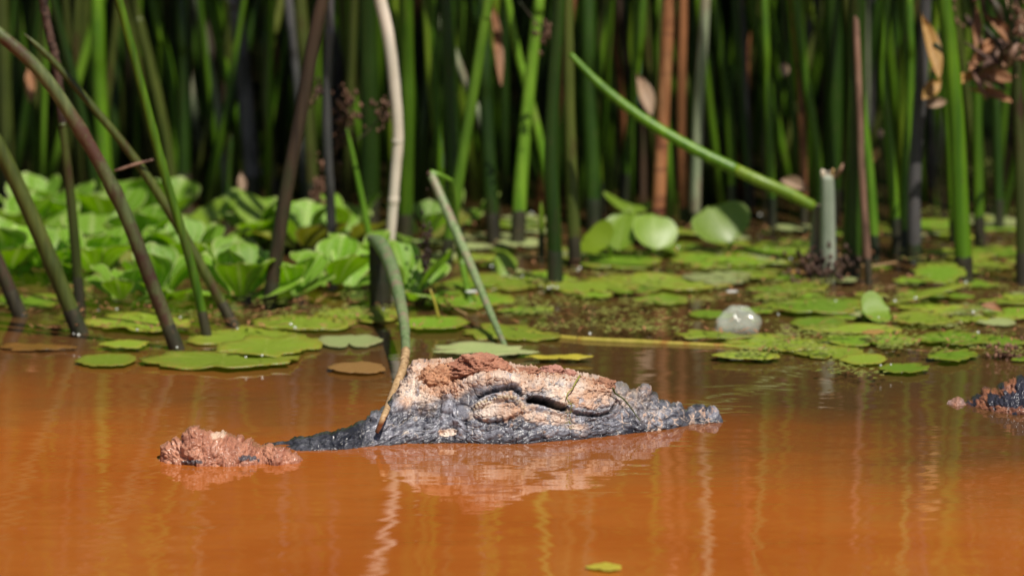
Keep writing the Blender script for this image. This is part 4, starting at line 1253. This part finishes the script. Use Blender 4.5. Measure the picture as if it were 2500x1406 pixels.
pads = [
    ('pale green ragged pad tip foremost at the left front', 262, 886, 168, 30, 'pad'),
    ('long yellow green pad at the front edge of the left raft', 545, 888, 390, 44, 'pad'),
    ('broad lime pad directly behind the long front pad of the left raft', 650, 858, 280, 46, 'pad'),
    ('lime pad at the foot of the two crossing reeds', 610, 828, 270, 56, 'pad'),
    ('pad with a reddish rim just left of the bent reed', 850, 840, 168, 46, 'padpale'),
    ('pad spread in front of the lettuce between the left reeds', 350, 796, 300, 44, 'pad'),
    ('narrow orange edged pad beside the mottled reed foot', 305, 852, 140, 18, 'pad'),
    ('sunken brown pad below the surface at far left', 90, 852, 180, 18, 'sunk'),
    ('dull pad at the left edge under the lettuce', 60, 742, 200, 66, 'padgreen'),
    ('pad stretching from the dark reed foot to the stump', 735, 798, 270, 36, 'pad'),
    ('pale pad right behind the caiman crown', 1172, 866, 280, 28, 'padpale'),
    ('yellow green pad behind the pale one near the folded reed', 1250, 818, 230, 40, 'pad'),
    ('orange brown dead pad beside the bent reed tip', 872, 905, 150, 28, 'deadpad'),
    ('pad around the foot of the bent reed', 880, 778, 210, 40, 'pad'),
    ('pad lying right of the broken stump', 1060, 800, 200, 30, 'padgreen'),
    ('green pad in front of the leaning centre blade', 1230, 692, 260, 46, 'pad'),
    ('green pad just behind the folded reed foot', 1140, 742, 240, 34, 'padgreen'),
    ('large yellow green pad at the centre of the raft', 1590, 700, 330, 46, 'pad'),
    ('pad at the front rim of the centre raft', 1440, 712, 240, 34, 'pad'),
    ('green pad right of the centre raft gap', 1620, 736, 150, 24, 'padgreen'),
    ('pad beneath the upright pads in the centre', 1500, 640, 300, 40, 'padgreen'),
    ('dark green pad under the lone upright leaf', 1780, 646, 280, 36, 'padgreen'),
    ('brown green pad in front of the dark gap', 1750, 690, 170, 44, 'padpale'),
    ('pad left of the translucent bubble', 1735, 772, 120, 20, 'padgreen'),
    ('yellow green pad in front of the translucent bubble', 1890, 846, 300, 36, 'pad'),
    ('pad to the left of the front right raft', 1740, 828, 180, 20, 'pad'),
    ('small weedy pad floating ahead of the right raft', 1822, 880, 176, 20, 'pad'),
    ('pad with a notched front edge in the right raft', 2030, 866, 170, 34, 'pad'),
    ('yellow pad second from the front in the right raft', 2110, 884, 130, 34, 'pad'),
    ('foremost round green pad of the right raft', 2210, 908, 128, 34, 'padgreen'),
    ('bright green oval pad floating alone at the front right', 2322, 880, 136, 44, 'padgreen'),
    ('green pad cut off by the right edge', 2500, 882, 60, 44, 'padgreen'),
    ('long green pad right of the bubble', 2120, 838, 260, 30, 'padgreen'),
    ('green pad behind the lone oval one', 2330, 836, 220, 30, 'padgreen'),
    ('long green pad left of the tilted leaf', 1990, 758, 300, 34, 'padgreen'),
    ('green pad below the tilted leaf', 2090, 772, 180, 26, 'padgreen'),
    ('green pad at the right edge with a red leaf on it', 2470, 772, 160, 50, 'padgreen'),
    ('small pad beside the pale stump', 1960, 708, 130, 24, 'pad'),
    ('pad between the tilted leaf and the raised pad', 2250, 790, 180, 30, 'pad'),
    ('pad under the seeds near the right edge', 2440, 836, 130, 26, 'padgreen'),
    ('dark pad at the foot of the thick reed', 2080, 810, 260, 24, 'pad'),
    ('pad in the shade right of the pale stump', 1870, 620, 240, 30, 'padgreen'),
    ('pad in the shade behind the forked reeds', 2280, 560, 200, 26, 'padgreen'),
    ('pad in the shade near the thickest reed', 2440, 620, 180, 26, 'padgreen'),
]
for p in pads:
    pad(*p)
pad('raised green pad propped up above a dark hollow at the right', 2292, 712, 140, 40, 'padgreen', tilt=(14, 4), z=0.022)
pad('folded yellow rimmed pad under the raised one', 2262, 742, 190, 40, 'pad', tilt=(-4, -14), z=0.012)
ryl = pad('floating yellow strip of leaf right behind the caiman crown', 1362, 884, 170, 11, 'strip', name='leaf_strip')
ryl['category'] = 'leaf'
fl = pad('tiny yellow green leaf drifting at the bottom edge of the frame', 1478, 1389, 100, 17, 'strip', name='floating_leaf')
fl['category'] = 'leaf'
rng = random.Random(77)
for k in range(92):
    px = rng.uniform(1060, 2560); py = rng.uniform(540, 735) if k % 4 else rng.uniform(735, 800)
    if py > 735 and px < 1850 and px > 1280: py = rng.uniform(560, 700)
    wd_ = rng.uniform(60, 160); mt = rng.choice(['pad', 'padgreen', 'padgreen', 'padpale'])
    row = 'in front row' if py > 690 else ('in middle row' if py > 610 else 'in shaded back row')
    pad(one_of(px, lambda pl: f'{"tiny" if wd_ < 90 else ("small" if wd_ < 125 else "broad")} {dict(pad="yellow green", padgreen="green", padpale="pale")[mt]} pad {row} below {pl}'), px, py, wd_, rng.uniform(12, 28), mt, group='pads packed under the reeds')


# leaves with a stalk --------------------------------------------------
def leaf_mesh(L, Wd, shape='obovate', cup=0.25, pleat=0.0, bend=0.5, nu=13, nv=11, seed=0, wavy=0.0):
    rg = random.Random(seed)
    v, vein, edge = [], [], []
    ph = rg.uniform(0, 6)
    ang = 0.0; x = 0.0; z = 0.0; prev = 0.0
    for i in range(nu):
        u = i / (nu - 1)
        if shape == 'obovate':
            w_ = Wd * (0.25 + 0.75 * math.sin(min(u / 0.68, 1) * math.pi / 2) ** 1.4) if u < 0.68 else Wd * math.sqrt(max(0, 1 - ((u - 0.68) / 0.335) ** 2))
        elif shape == 'lance':
            w_ = Wd * math.sin(math.pi * (0.03 + 0.96 * u) ** 0.8) ** 1.2 + 0.01 * Wd
        else:
            w_ = Wd * math.sqrt(max(0.0, 1 - (2 * u - 1) ** 2)) ** 0.9 + 0.02 * Wd
        ang = bend * (u - 0.3)
        x += math.cos(ang) * (u - prev) * L; z -= math.sin(ang) * (u - prev) * L; prev = u
        for j in range(nv):
            s = 2 * j / (nv - 1) - 1
            y = w_ * s
            zz = z + cup * w_ * s * s + pleat * math.cos(s * 4 * math.pi) * math.sin(math.pi * min(1, u * 1.05)) + wavy * math.sin(5 * u + 4 * s + ph) * u
            v.append((x - 0.12 * L * s * s * (u > 0.5) * (u - 0.5), y, zz))
            vv = max(0, math.cos(s * 4 * math.pi)) ** 3 * (1 - 0.6 * u)
            vein.append(min(1, 0.4 * vv + (0.3 if abs(s) < 0.05 else 0) + (0.6 if abs(s) > 0.97 or u > 0.97 else 0)))
            edge.append(max(0, max(abs(s), u) - 0.85) / 0.15)
    f = []
    for i in range(nu - 1):
        for j in range(nv - 1):
            a = i * nv + j
            f.append((a, a + nv, a + nv + 1, a + 1))
    me = bpy.data.meshes.new('leaf')
    me.from_pydata(v, [], f); me.shade_smooth()
    set_attr(me, 'vein', vein); set_attr(me, 'edge', edge)
    return me


let_src = [leaf_mesh(1.0, random.uniform(0.44, 0.54), 'obovate', cup=random.uniform(0.0, 0.25), pleat=0.009, bend=random.uniform(-0.1, 0.9), seed=s, wavy=0.03, nv=17) for s in range(8)]
let_mesh = []
for me in let_src:
    me.materials.append(M['lettuce']); let_mesh.append(me)
let_old = []
for me in let_src[:3]:
    m2 = me.copy(); m2.materials.clear(); m2.materials.append(M['lettuce_old']); let_old.append(m2)


def rosette(label, px, py, size, n, seed, tilt=1.0):
    rg = random.Random(seed)
    c = W(px, py)
    root = empty('water_lettuce', c)
    tag(root, label, 'water lettuce', 'water lettuce plants')
    k = (c - CAM).length / FPX
    a0 = rg.uniform(0, 6.28)
    n = max(4, n - 2)
    for i in range(n):
        inner = i / n
        a = a0 + i * 2.39996
        el = R(26 + 48 * inner ** 0.8 + rg.uniform(-10, 10)) * tilt
        L = size * k * 1.0 * (1.0 - 0.3 * inner) * rg.uniform(0.85, 1.15)
        o = bpy.data.objects.new('leaf', rg.choice(let_old) if (i < 2 and rg.random() < 0.3) else rg.choice(let_mesh))
        o.parent = root
        o.location = (0.012 * math.cos(a), 0.012 * math.sin(a), 0.006 + 0.02 * inner)
        o.rotation_euler = (rg.uniform(-.2, .2), -el, a)
        o.scale = (L, L * rg.uniform(.9, 1.15), L)
        COL.objects.link(o)
    return root


lettuces = [
    ('large pale rosette right of the pointed reed foot', 590, 745, 150, 11),
    ('rosette squeezed between the mottled reed and the crossing reeds', 395, 745, 135, 10),
    ('low yellowing rosette at the front between the left reeds', 300, 752, 95, 8),
    ('rosette at the far left edge of the raft', 20, 690, 140, 10),
    ('rosette behind the stout ringed reed', 110, 690, 130, 9),
    ('rosette right behind the withered topped reed', 230, 690, 135, 10),
    ('tall rosette in the middle row behind the mottled reed', 340, 650, 145, 10),
    ('rosette in the middle row behind the crossing reeds', 470, 670, 140, 10),
    ('rosette tucked against the dark leaning reed', 715, 738, 120, 10),
    ('two leaved young rosette left of the broken stump', 815, 722, 150, 5),
    ('rosette behind the broken stump', 880, 690, 130, 8),
    ('rosette right of the broken stump with a broad leaf', 1000, 742, 135, 7),
    ('back row rosette at the far left', 40, 610, 150, 9),
    ('back row rosette under the shaded olive reed', 140, 590, 150, 9),
    ('back row rosette below the wide shaded reed', 260, 590, 150, 9),
    ('back row rosette behind the tall middle one', 390, 575, 145, 9),
    ('back row rosette below the lavender grey reed', 620, 600, 140, 8),
    ('rosette behind the dark leaning reed', 740, 620, 120, 8),
    ('small rosette beside the thick deep green reed', 1040, 600, 110, 7),
    ('rearmost rosette in the left shade', 90, 560, 130, 8),
    ('rearmost rosette below the dry olive reed', 320, 560, 120, 8),
    ('rearmost rosette behind the deep green reeds', 1140, 560, 100, 6),
    ('rosette in the gap beside the blue grey reed', 850, 590, 110, 7),
]
for i, (lab, px, py, s, n) in enumerate(lettuces):
    rosette(lab, px, py, s, n, 300 + i)


def stalk_leaf(label, px, py, wpx, hpx, base, mat, aim, shape='round', cup=0.2, bend=0.3, roll=0.0, name='round_leaf', cat='leaf', group=None, L_dir=(0, 0, 1), seed=0):
    """broad leaf on a short stalk; aim = direction its upper face looks, L_dir = where its tip points."""
    Y0 = W(*base).y
    root = empty(name, W(*base))
    tag(root, label, cat, group)
    c = WY(px, py, Y0)
    k = (c - CAM).length / FPX
    me = leaf_mesh(1.0, 0.5 * wpx / hpx, shape, cup=cup, bend=bend, seed=seed, nu=17, nv=15, wavy=0.02)
    me.materials.append(M[mat])
    o = bpy.data.objects.new('blade', me)
    n = Vector(aim).normalized()
    x = Vector(L_dir) - n * n.dot(Vector(L_dir)); x.normalize()
    y = n.cross(x)
    from mathutils import Matrix
    s = hpx * k
    m = Matrix((x, y, n)).transposed().to_4x4()
    o.matrix_local = Matrix.Translation(c - root.location - x * s * 0.5) @ m @ Matrix.Scale(s, 4)
    o.parent = root
    COL.objects.link(o)
    p0 = c - x * s * 0.5
    path = spline([root.location + Vector((0, 0.004, -0.01)), (root.location + p0) / 2 + Vector((0, 0.006, 0)), p0], 8)
    v, f = tube_data([p - root.location for p in path], [0.0028] * 8, 7)
    link_mesh('petiole', v, f, M['lime'], parent=root)
    return root


stalk_leaf('glossy round leaf facing the camera, front of the upright pair', 1597, 562, 112, 106, (1585, 632), 'round', (0.25, -0.75, 0.6), L_dir=(0.15, 0, 1), cup=0.15, seed=1)
stalk_leaf('glossy round leaf turned away, left half of the upright pair', 1518, 560, 100, 116, (1545, 628), 'round', (-0.35, -0.7, 0.62), L_dir=(-0.1, 0, 1), cup=0.15, seed=2)
stalk_leaf('folded back round leaf standing behind the upright pair', 1540, 505, 140, 66, (1540, 600), 'round', (0.1, -0.45, 0.9), L_dir=(0.2, 0.4, 1), cup=0.4, bend=0.9, seed=3)
stalk_leaf('lone upright glossy leaf with a pointed foot right of the pair', 1757, 545, 150, 118, (1792, 622), 'round', (0.1, -0.75, 0.65), L_dir=(-0.35, 0, 1), cup=0.25, seed=4)
stalk_leaf('lime leaf drooping left of the upright pair', 1455, 585, 110, 80, (1490, 640), 'roundlime', (-0.2, -0.6, 0.75), L_dir=(-0.6, 0, 0.5), cup=0.2, seed=5)
stalk_leaf('domed glossy leaf low on the water behind the folded reed', 1238, 632, 150, 60, (1240, 668), 'round', (0.1, -0.35, 0.95), L_dir=(1, 0, 0.1), cup=-0.3, bend=0.7, seed=6)
stalk_leaf('tilted glossy leaf curling up in the right raft', 2140, 757, 100, 74, (2112, 790), 'round', (0.15, -0.6, 0.75), L_dir=(0.9, 0, 0.5), cup=0.25, seed=7)
stalk_leaf('big flat green leaf slanting behind the lettuce', 640, 520, 210, 110, (640, 600), 'round', (0.1, -0.45, 0.85), L_dir=(0.6, 0.5, 0.5), cup=0.1, seed=8)
stalk_leaf('big shaded leaf left of the slanting one', 510, 520, 180, 90, (520, 600), 'round', (-0.2, -0.4, 0.85), L_dir=(-0.6, 0.5, 0.5), cup=0.1, seed=9)
stalk_leaf('tall heart shaped leaf right behind the broken stump', 1000, 655, 110, 120, (1005, 725), 'round', (-0.1, -0.75, 0.6), L_dir=(0.1, 0, 1), cup=0.2, seed=10)
stalk_leaf('broad lettuce like leaf standing left of the broken stump', 860, 645, 110, 130, (850, 715), 'lettuce', (0.1, -0.7, 0.65), L_dir=(0.15, 0, 1), cup=0.2, seed=11, shape='obovate')
stalk_leaf('rounded leaf upright over the large pale rosette', 572, 610, 110, 100, (575, 690), 'lettuce', (0.1, -0.65, 0.7), L_dir=(0.1, 0, 1), cup=0.2, seed=12)
stalk_leaf('wide pale leaf at the back of the left raft', 225, 545, 150, 90, (230, 620), 'lettuce', (0.0, -0.5, 0.85), L_dir=(0, 0.4, 1), cup=0.15, seed=13)

# duckweed ------------------------------------------------------------
dv_, df_ = [], []
rng = random.Random(9)
zones = [((1280, 745), (1760, 825), 700), ((1850, 700), (2500, 880), 1000), ((640, 735), (950, 790), 420), ((1000, 560), (2500, 745), 1200), ((2030, 900), (2130, 935), 110),
         ((1900, 820), (2200, 880), 380), ((1730, 870), (1900, 888), 120), ((1500, 800), (1700, 830), 140), ((180, 715), (640, 790), 220), ((1900, 380), (2500, 560), 300)]
for (a, b), (c, d), n in zones:
    cl = [(rng.uniform(a, c), rng.uniform(b, d)) for _ in range(max(3, n // 22))]
    for _ in range(n):
        q = rng.choice(cl)
        px = q[0] + rng.gauss(0, 26); py = q[1] + rng.gauss(0, 5)
        p = W(px, py)
        r = rng.uniform(0.0010, 0.0026)
        bb = len(dv_); ph = rng.uniform(0, 6)
        zz = 0.0095 + rng.random() * 0.002
        for s in range(6):
            dv_.append((p.x + r * math.cos(ph + s * 1.0472) * 1.2, p.y + r * math.sin(ph + s * 1.0472), zz))
        df_.append(tuple(bb + s for s in range(6)))
tag(link_mesh('duckweed', dv_, df_, M['duckweed'], smooth=False), 'tiny pale duckweed scattered between the pads', kind='stuff')

# long yellow stem floating across the middle
free = free_tube('drifting_straw', 'yellow', [(1280, 812, W(1280, 812).y), (1400, 828, W(1400, 829).y), (1560, 836, W(1560, 837).y), (1700, 842, W(1700, 843).y), (1830, 846, W(1830, 848).y)], [12, 16, 16, 12, 8], n=30, sides=8)
tag(free, 'long yellow stem floating across the gap to the right raft', 'stem')

# bubble
def bubble_mat():
    m, nt, p = new_mat('bubble_film')
    p.inputs['Base Color'].default_value = (0.85, 0.92, 0.78, 1)
    p.inputs['Roughness'].default_value = 0.13
    p.inputs['Specular IOR Level'].default_value = 1.0
    tcb = nnode(nt, 'ShaderNodeTexCoord'); bb = nnode(nt, 'ShaderNodeBump'); bb.inputs['Strength'].default_value = 0.4; bb.inputs['Distance'].default_value = 0.004
    nt.links.new(noise(nt, tcb.outputs['Object'], 70, 3), bb.inputs['Height']); nt.links.new(bb.outputs[0], p.inputs['Normal'])
    tr = nnode(nt, 'ShaderNodeBsdfTransparent')
    mx = nnode(nt, 'ShaderNodeMixShader'); mx.inputs[0].default_value = 0.27
    nt.links.new(p.outputs[0], mx.inputs[2]); nt.links.new(tr.outputs[0], mx.inputs[1])
    nt.links.new(mx.outputs[0], nt.nodes['Material Output'].inputs[0])
    return m


M['bubble'] = bubble_mat()


def dome(name, px, py, wpx, mat, label, cat, squash=0.8):
    c = W(px, py); k = (c - CAM).length / FPX; r0 = wpx * k / 2
    v, f = [], []
    nu_, nv_ = 22, 28
    for i in range(nu_):
        th = math.pi * 0.62 * i / (nu_ - 1)
        for j in range(nv_):
            ph = 2 * math.pi * j / nv_
            r = r0 * (1 + 0.07 * math.sin(3 * ph + 2 * th) + 0.05 * math.sin(5 * ph - 4 * th + 1) + 0.03 * math.sin(9 * ph + 7 * th))
            v.append((r * math.sin(th) * math.cos(ph), r * math.sin(th) * math.sin(ph), r * squash * (math.cos(th) - math.cos(math.pi * 0.62))))
    for i in range(nu_ - 1):
        for j in range(nv_):
            j2 = (j + 1) % nv_
            f.append((i * nv_ + j, (i + 1) * nv_ + j, (i + 1) * nv_ + j2, i * nv_ + j2))
    return tag(link_mesh(name, v, f, mat, loc=c), label, cat)


dome('bubble', 1800, 812, 112, M['bubble'], 'pale translucent bubble resting on the pads at right of centre', 'bubble')


# dry seed heads, buds and dead leaves in the thicket -------------------
def seed_head(label, px, py, base, wpx, hpx, n, mat='seed', stalk=None, name='seed_head', seed=0, grain=(3, 8)):
    rg = random.Random(seed)
    Y0 = W(*base).y
    root = empty(name, WY(px, py, Y0))
    tag(root, label, 'seed head', 'dry seed heads')
    k = (root.location - CAM).length / FPX
    v, f = [], []
    for i in range(n):
        a, b = rg.gauss(0, 0.33), rg.gauss(0, 0.33)
        c = Vector((a * wpx * k, rg.gauss(0, 0.25) * wpx * k, b * hpx * k))
        s = rg.uniform(*grain) * k
        q = len(v)
        for o_ in oct_v:
            v.append(c + Vector((o_[0] * s * rg.uniform(.6, 1.2), o_[1] * s, o_[2] * s * rg.uniform(.8, 1.8))))
        f += [tuple(q + t for t in ff) for ff in oct_f]
    o = link_mesh('seeds', v, f, M[mat], parent=root)
    o['kind'] = 'stuff'
    if stalk:
        P = [WY(a, b, Y0) - root.location for a, b in stalk]
        pa = spline(P, 14)
        vv, ff = tube_data(pa, [2.2 * k] * 14, 6)
        link_mesh('stalk', vv, ff, M['brown'], parent=root)
    return root


seed_head('brown seed cluster left of the bleached reed, larger of the two', 845, 270, (870, 640), 60, 90, 60, stalk=[(905, 640), (880, 480), (850, 330), (845, 270)], seed=1)
seed_head('dangling brown tuft under the larger seed cluster', 828, 335, (870, 640), 30, 70, 40, seed=2)
seed_head('small brown seed cluster touching the bleached reed', 935, 275, (952, 668), 34, 60, 32, stalk=[(868, 345), (900, 320), (925, 290), (935, 275)], seed=3)
seed_head('slim brown seed spike above the lettuce', 782, 500, (790, 600), 34, 170, 90, stalk=[(790, 600), (785, 520), (778, 440)], seed=4)
seed_head('purplish seed cluster hanging at the top centre', 1338, 84, (1360, 620), 44, 44, 40, stalk=[(1268, 5), (1300, 45), (1336, 82)], seed=5)
seed_head('seed crust along the reed at the upper right', 2312, 70, (2330, 600), 40, 190, 80, seed=6)
seed_head('seed crust on the reed at the right edge', 2486, 60, (2496, 694), 26, 160, 50, seed=7)
seed_head('dark root tuft left of the folded stem', 1040, 620, (1030, 745), 26, 190, 70, mat='bark', stalk=[(1028, 760), (1036, 660), (1048, 540)], seed=8)
seed_head('dark debris caught round the pale stump foot', 2004, 655, (2005, 690), 120, 80, 150, mat='bark', seed=9, grain=(3, 9))
seed_head('root debris near the right edge of the raft', 2455, 862, (2455, 875), 80, 40, 90, seed=10, grain=(3, 7))
seed_head('tiny seeds scattered up the thicket behind the dark leaning reed', 770, 250, (800, 600), 30, 120, 16, seed=11)


def bract(label, px, py, wpx, hpx, base, mat, rot, seed=0, aim=(0.2, -0.8, 0.5), name='dry_bract'):
    d = (math.sin(R(rot)), 0, math.cos(R(rot)))
    Y0 = W(*base).y
    c = WY(px, py, Y0)
    k = (c - CAM).length / FPX
    me = leaf_mesh(1.0, 0.5 * wpx / hpx, 'lance', cup=0.6, bend=0.5, seed=seed, nu=13, nv=7, wavy=0.05)
    me.materials.append(M[mat])
    o = bpy.data.objects.new(name, me)
    from mathutils import Matrix
    n = Vector(aim).normalized()
    x = Vector(d) - n * n.dot(Vector(d)); x.normalize(); y = n.cross(x)
    s = hpx * k
    o.matrix_world = Matrix.Translation(c - x * s * 0.5) @ Matrix((x, y, n)).transposed().to_4x4() @ Matrix.Scale(s, 4)
    COL.objects.link(o)
    return tag(o, label, 'dry leaf', 'dry leaves in the thicket')


bract('beige pointed bract caught behind the fallen lime reed', 1572, 225, 40, 125, (1590, 560), 'paleleaf', -8, 1)
bract('golden curled dead leaf in the upper right thicket', 2278, 215, 36, 84, (2300, 655), 'goldleaf', 40, 2)
bract('pale pinkish strip under the golden curled leaf', 2290, 252, 28, 66, (2300, 655), 'paleleaf', 70, 3)
bract('orange brown hanging blade above the golden curled leaf', 2272, 105, 40, 190, (2290, 655), 'goldleaf', -4, 4)
bract('small orange leaf beside the slim bright green reed', 2138, 375, 24, 52, (2150, 600), 'goldleaf', 25, 5)
bract('tiny pink bud above the small orange leaf', 2148, 325, 22, 30, (2150, 600), 'paleleaf', 0, 6)
bract('white bud on a slender green reed', 1913, 168, 26, 44, (1886, 566), 'paleleaf', 0, 7)
bract('tan oval husk behind the pale stump', 1945, 452, 34, 80, (1960, 620), 'paleleaf', 105, 9)
bract('tan husk standing up among the round leaves', 590, 445, 22, 70, (592, 560), 'paleleaf', 4, 10)
bract('rusty dead leaf hanging at the upper left', 72, 200, 26, 110, (60, 540), 'deadleaf', 4, 11)
bract('reddish curled leaf lying on the right edge pad', 2425, 752, 26, 60, (2430, 775), 'deadleaf', 120, 15, aim=(0, -0.5, 0.8))
bract('brown strap of dead leaf crossing the dry tangle', 2440, 190, 40, 130, (2440, 668), 'deadleaf', 88, 16)
bract('rusty dead shred in the shade left of the bleached reed', 855, 110, 14, 170, (870, 500), 'deadleaf', 6, 17)
bract('rusty orange dead blade hanging at the top centre', 1212, 90, 26, 260, (1215, 560), 'deadleaf', 2, 18)
bract('pale curl of dead leaf on the lettuce', 243, 602, 16, 70, (243, 640), 'paleleaf', -18, 19)
# tangle of dry leaves top right
tg = empty('dry_leaf_tangle', WY(2430, 150, W(2440, 665).y))
tag(tg, 'tangle of dead pinkish brown leaves in the upper right corner', 'dry leaves', 'dry leaves in the thicket')
rng = random.Random(4)
Yt = W(2440, 665).y
for k in range(26):
    a = (rng.gauss(2425, 38), rng.gauss(130, 75)); an = rng.uniform(-1.2, 1.2); l = rng.uniform(40, 120)
    b = (a[0] + math.sin(an) * l, a[1] - math.cos(an) * l)
    m_ = ((a[0] + b[0]) / 2 + rng.gauss(0, 14), (a[1] + b[1]) / 2 + rng.gauss(0, 14))
    yy = Yt + rng.gauss(0, 0.03)
    free_tube('dry_leaf', rng.choice(['pinkbrown', 'pinkbrown', 'bark', 'brown']), [a + (yy,), m_ + (yy - .01,), b + (yy,)], [6, rng.uniform(14, 26), 5], tg, n=9, sides=6, rough=0.3)
for k, (a, b, w_, h_, rt, mt) in enumerate([(2405, 120, 30, 150, 35, 'deadleaf'), (2450, 80, 34, 170, -30, 'deadleaf'), (2360, 190, 26, 120, 60, 'goldleaf'), (2465, 150, 30, 140, 75, 'deadleaf'), (2420, 230, 26, 110, -70, 'deadleaf'), (2385, 60, 24, 130, 10, 'deadleaf'), (2475, 30, 30, 150, -10, 'paleleaf')]):
    d_ = bract('x', a, b, w_, h_, (2440 + (k % 3 - 1) * 12, 665), mt, rt, 40 + k)
    d_.parent = tg; d_.matrix_parent_inverse.identity()
    d_.name = 'dry_leaf'
    d_.location = d_.location - tg.location
    for key in ('label', 'category', 'group'): del d_[key]
# thin twigs
t_ = free_tube('twig', 'pinkbrown', [(278, 418, W(400, 800).y), (330, 402, W(400, 800).y), (374, 390, W(400, 800).y)], [5, 8, 5], n=12, sides=6, rough=0.4)
tag(t_, 'short pinkish twig bridging the mottled reed and the pointed reed', 'twig')
t_ = free_tube('twig', 'yellow', [(1072, 780, W(1072, 790).y), (1062, 740, W(1072, 790).y), (1050, 706, W(1072, 790).y)], [8, 7, 5], n=8, sides=6)
tag(t_, 'short pale straw sticking up behind the folded reed foot', 'twig')
t_ = free_tube('twig', 'straw', [(2010, 590, W(2010, 650).y), (2045, 622, W(2010, 660).y), (2110, 650, W(2110, 672).y), (2190, 640, W(2190, 670).y)], [10, 9, 7, 5], n=20, sides=6)
tag(t_, 'crooked tan twig arching right from the pale stump', 'twig')
t_ = free_tube('twig', 'straw', [(1085, 730, W(1085, 745).y), (1110, 752, W(1110, 760).y), (1138, 768, W(1138, 772).y)], [4, 7, 6], n=8, sides=6)
tag(t_, 'thin straw lying on the pad beside the folded reed', 'twig')

# drops and small bubbles; their sun glint is painted in as a pale colour
def drop_mat():
    m, nt, p = new_mat('water_drop')
    p.inputs['Base Color'].default_value = (0.7, 0.72, 0.66, 1)
    p.inputs['Roughness'].default_value = 0.2
    p.inputs['Specular IOR Level'].default_value = 1.0
    return m


rng = random.Random(31)
gv, gf = [], []
drops = [(55, 770), (180, 815), (192, 818), (432, 848), (292, 705), (335, 805), (285, 755), (240, 758), (440, 775), (1410, 660), (1348, 700), (1360, 702), (1298, 522), (1415, 655), (1930, 632), (2040, 735), (2185, 735), (2235, 728),
         (2145, 775), (2358, 690), (2376, 762), (2388, 812), (1900, 768), (2230, 642), (1200, 650), (1275, 675), (1855, 525), (2150, 892), (2175, 890), (2455, 848), (600, 872), (640, 868), (935, 755), (1440, 815), (720, 800), (710, 792)]
for _ in range(8):
    drops.append((rng.uniform(0, 2500), rng.uniform(560, 880)))
for px, py in drops:
    c = W(px, py, 0.012)
    r = rng.uniform(0.0011, 0.0019)
    b = len(gv)
    for i in range(7):
        th = math.pi * i / 6
        for j in range(10):
            ph = 2 * math.pi * j / 10
            gv.append((c.x + r * math.sin(th) * math.cos(ph), c.y + r * math.sin(th) * math.sin(ph), c.z + r * math.cos(th)))
    for i in range(6):
        for j in range(10):
            gf.append((b + i * 10 + j, b + (i + 1) * 10 + j, b + (i + 1) * 10 + (j + 1) % 10, b + i * 10 + (j + 1) % 10))
tag(link_mesh('water_drops', gv, gf, drop_mat()), 'tiny water drops on pads and stems, glint painted as pale colour', kind='stuff')

# brown plant litter drifting between the pads and round the reed feet
rng = random.Random(63)
lv, lf = [], []
for _ in range(900):
    px = rng.uniform(0, 2560); py = rng.uniform(540, 860) if px > 1000 else rng.uniform(680, 800)
    if 1000 < px < 1700 and py > 810: continue
    p = W(px, py, 0.011)
    a = rng.uniform(0, 3.14); l = rng.uniform(0.003, 0.016); w2 = rng.uniform(0.0007, 0.002)
    dx, dy = math.cos(a) * l, math.sin(a) * l
    nx, ny = -math.sin(a) * w2, math.cos(a) * w2
    b = len(lv); up = rng.uniform(0, 0.004)
    lv += [(p.x - dx, p.y - dy, p.z), (p.x + nx, p.y + ny, p.z + up), (p.x + dx, p.y + dy, p.z + up * 0.5), (p.x - nx, p.y - ny, p.z + up)]
    lf.append((b, b + 1, b + 2, b + 3))
tag(link_mesh('plant_litter', lv, lf, M['deadleaf'], smooth=False), 'brown shreds of plant litter between pads and reed feet', kind='stuff')

# small pale petals lying on the pads
for k, (px, py, w_, lab) in enumerate([(1152, 738, 34, 'white petal lying on the pad beside the folded reed'), (1788, 738, 30, 'white petal lying on the pad just behind the bubble'), (2130, 838, 60, 'orange scrap of leaf on the right raft'), (1945, 690, 44, 'yellow scrap of leaf beside the pale stump foot')]):
    q = pad(lab, px, py, w_, w_ * 0.3, 'petal' if k < 2 else 'goldleaf', z=0.013, name='petal' if k < 2 else 'leaf_scrap', group=None)
    q['category'] = 'petal' if k < 2 else 'leaf'
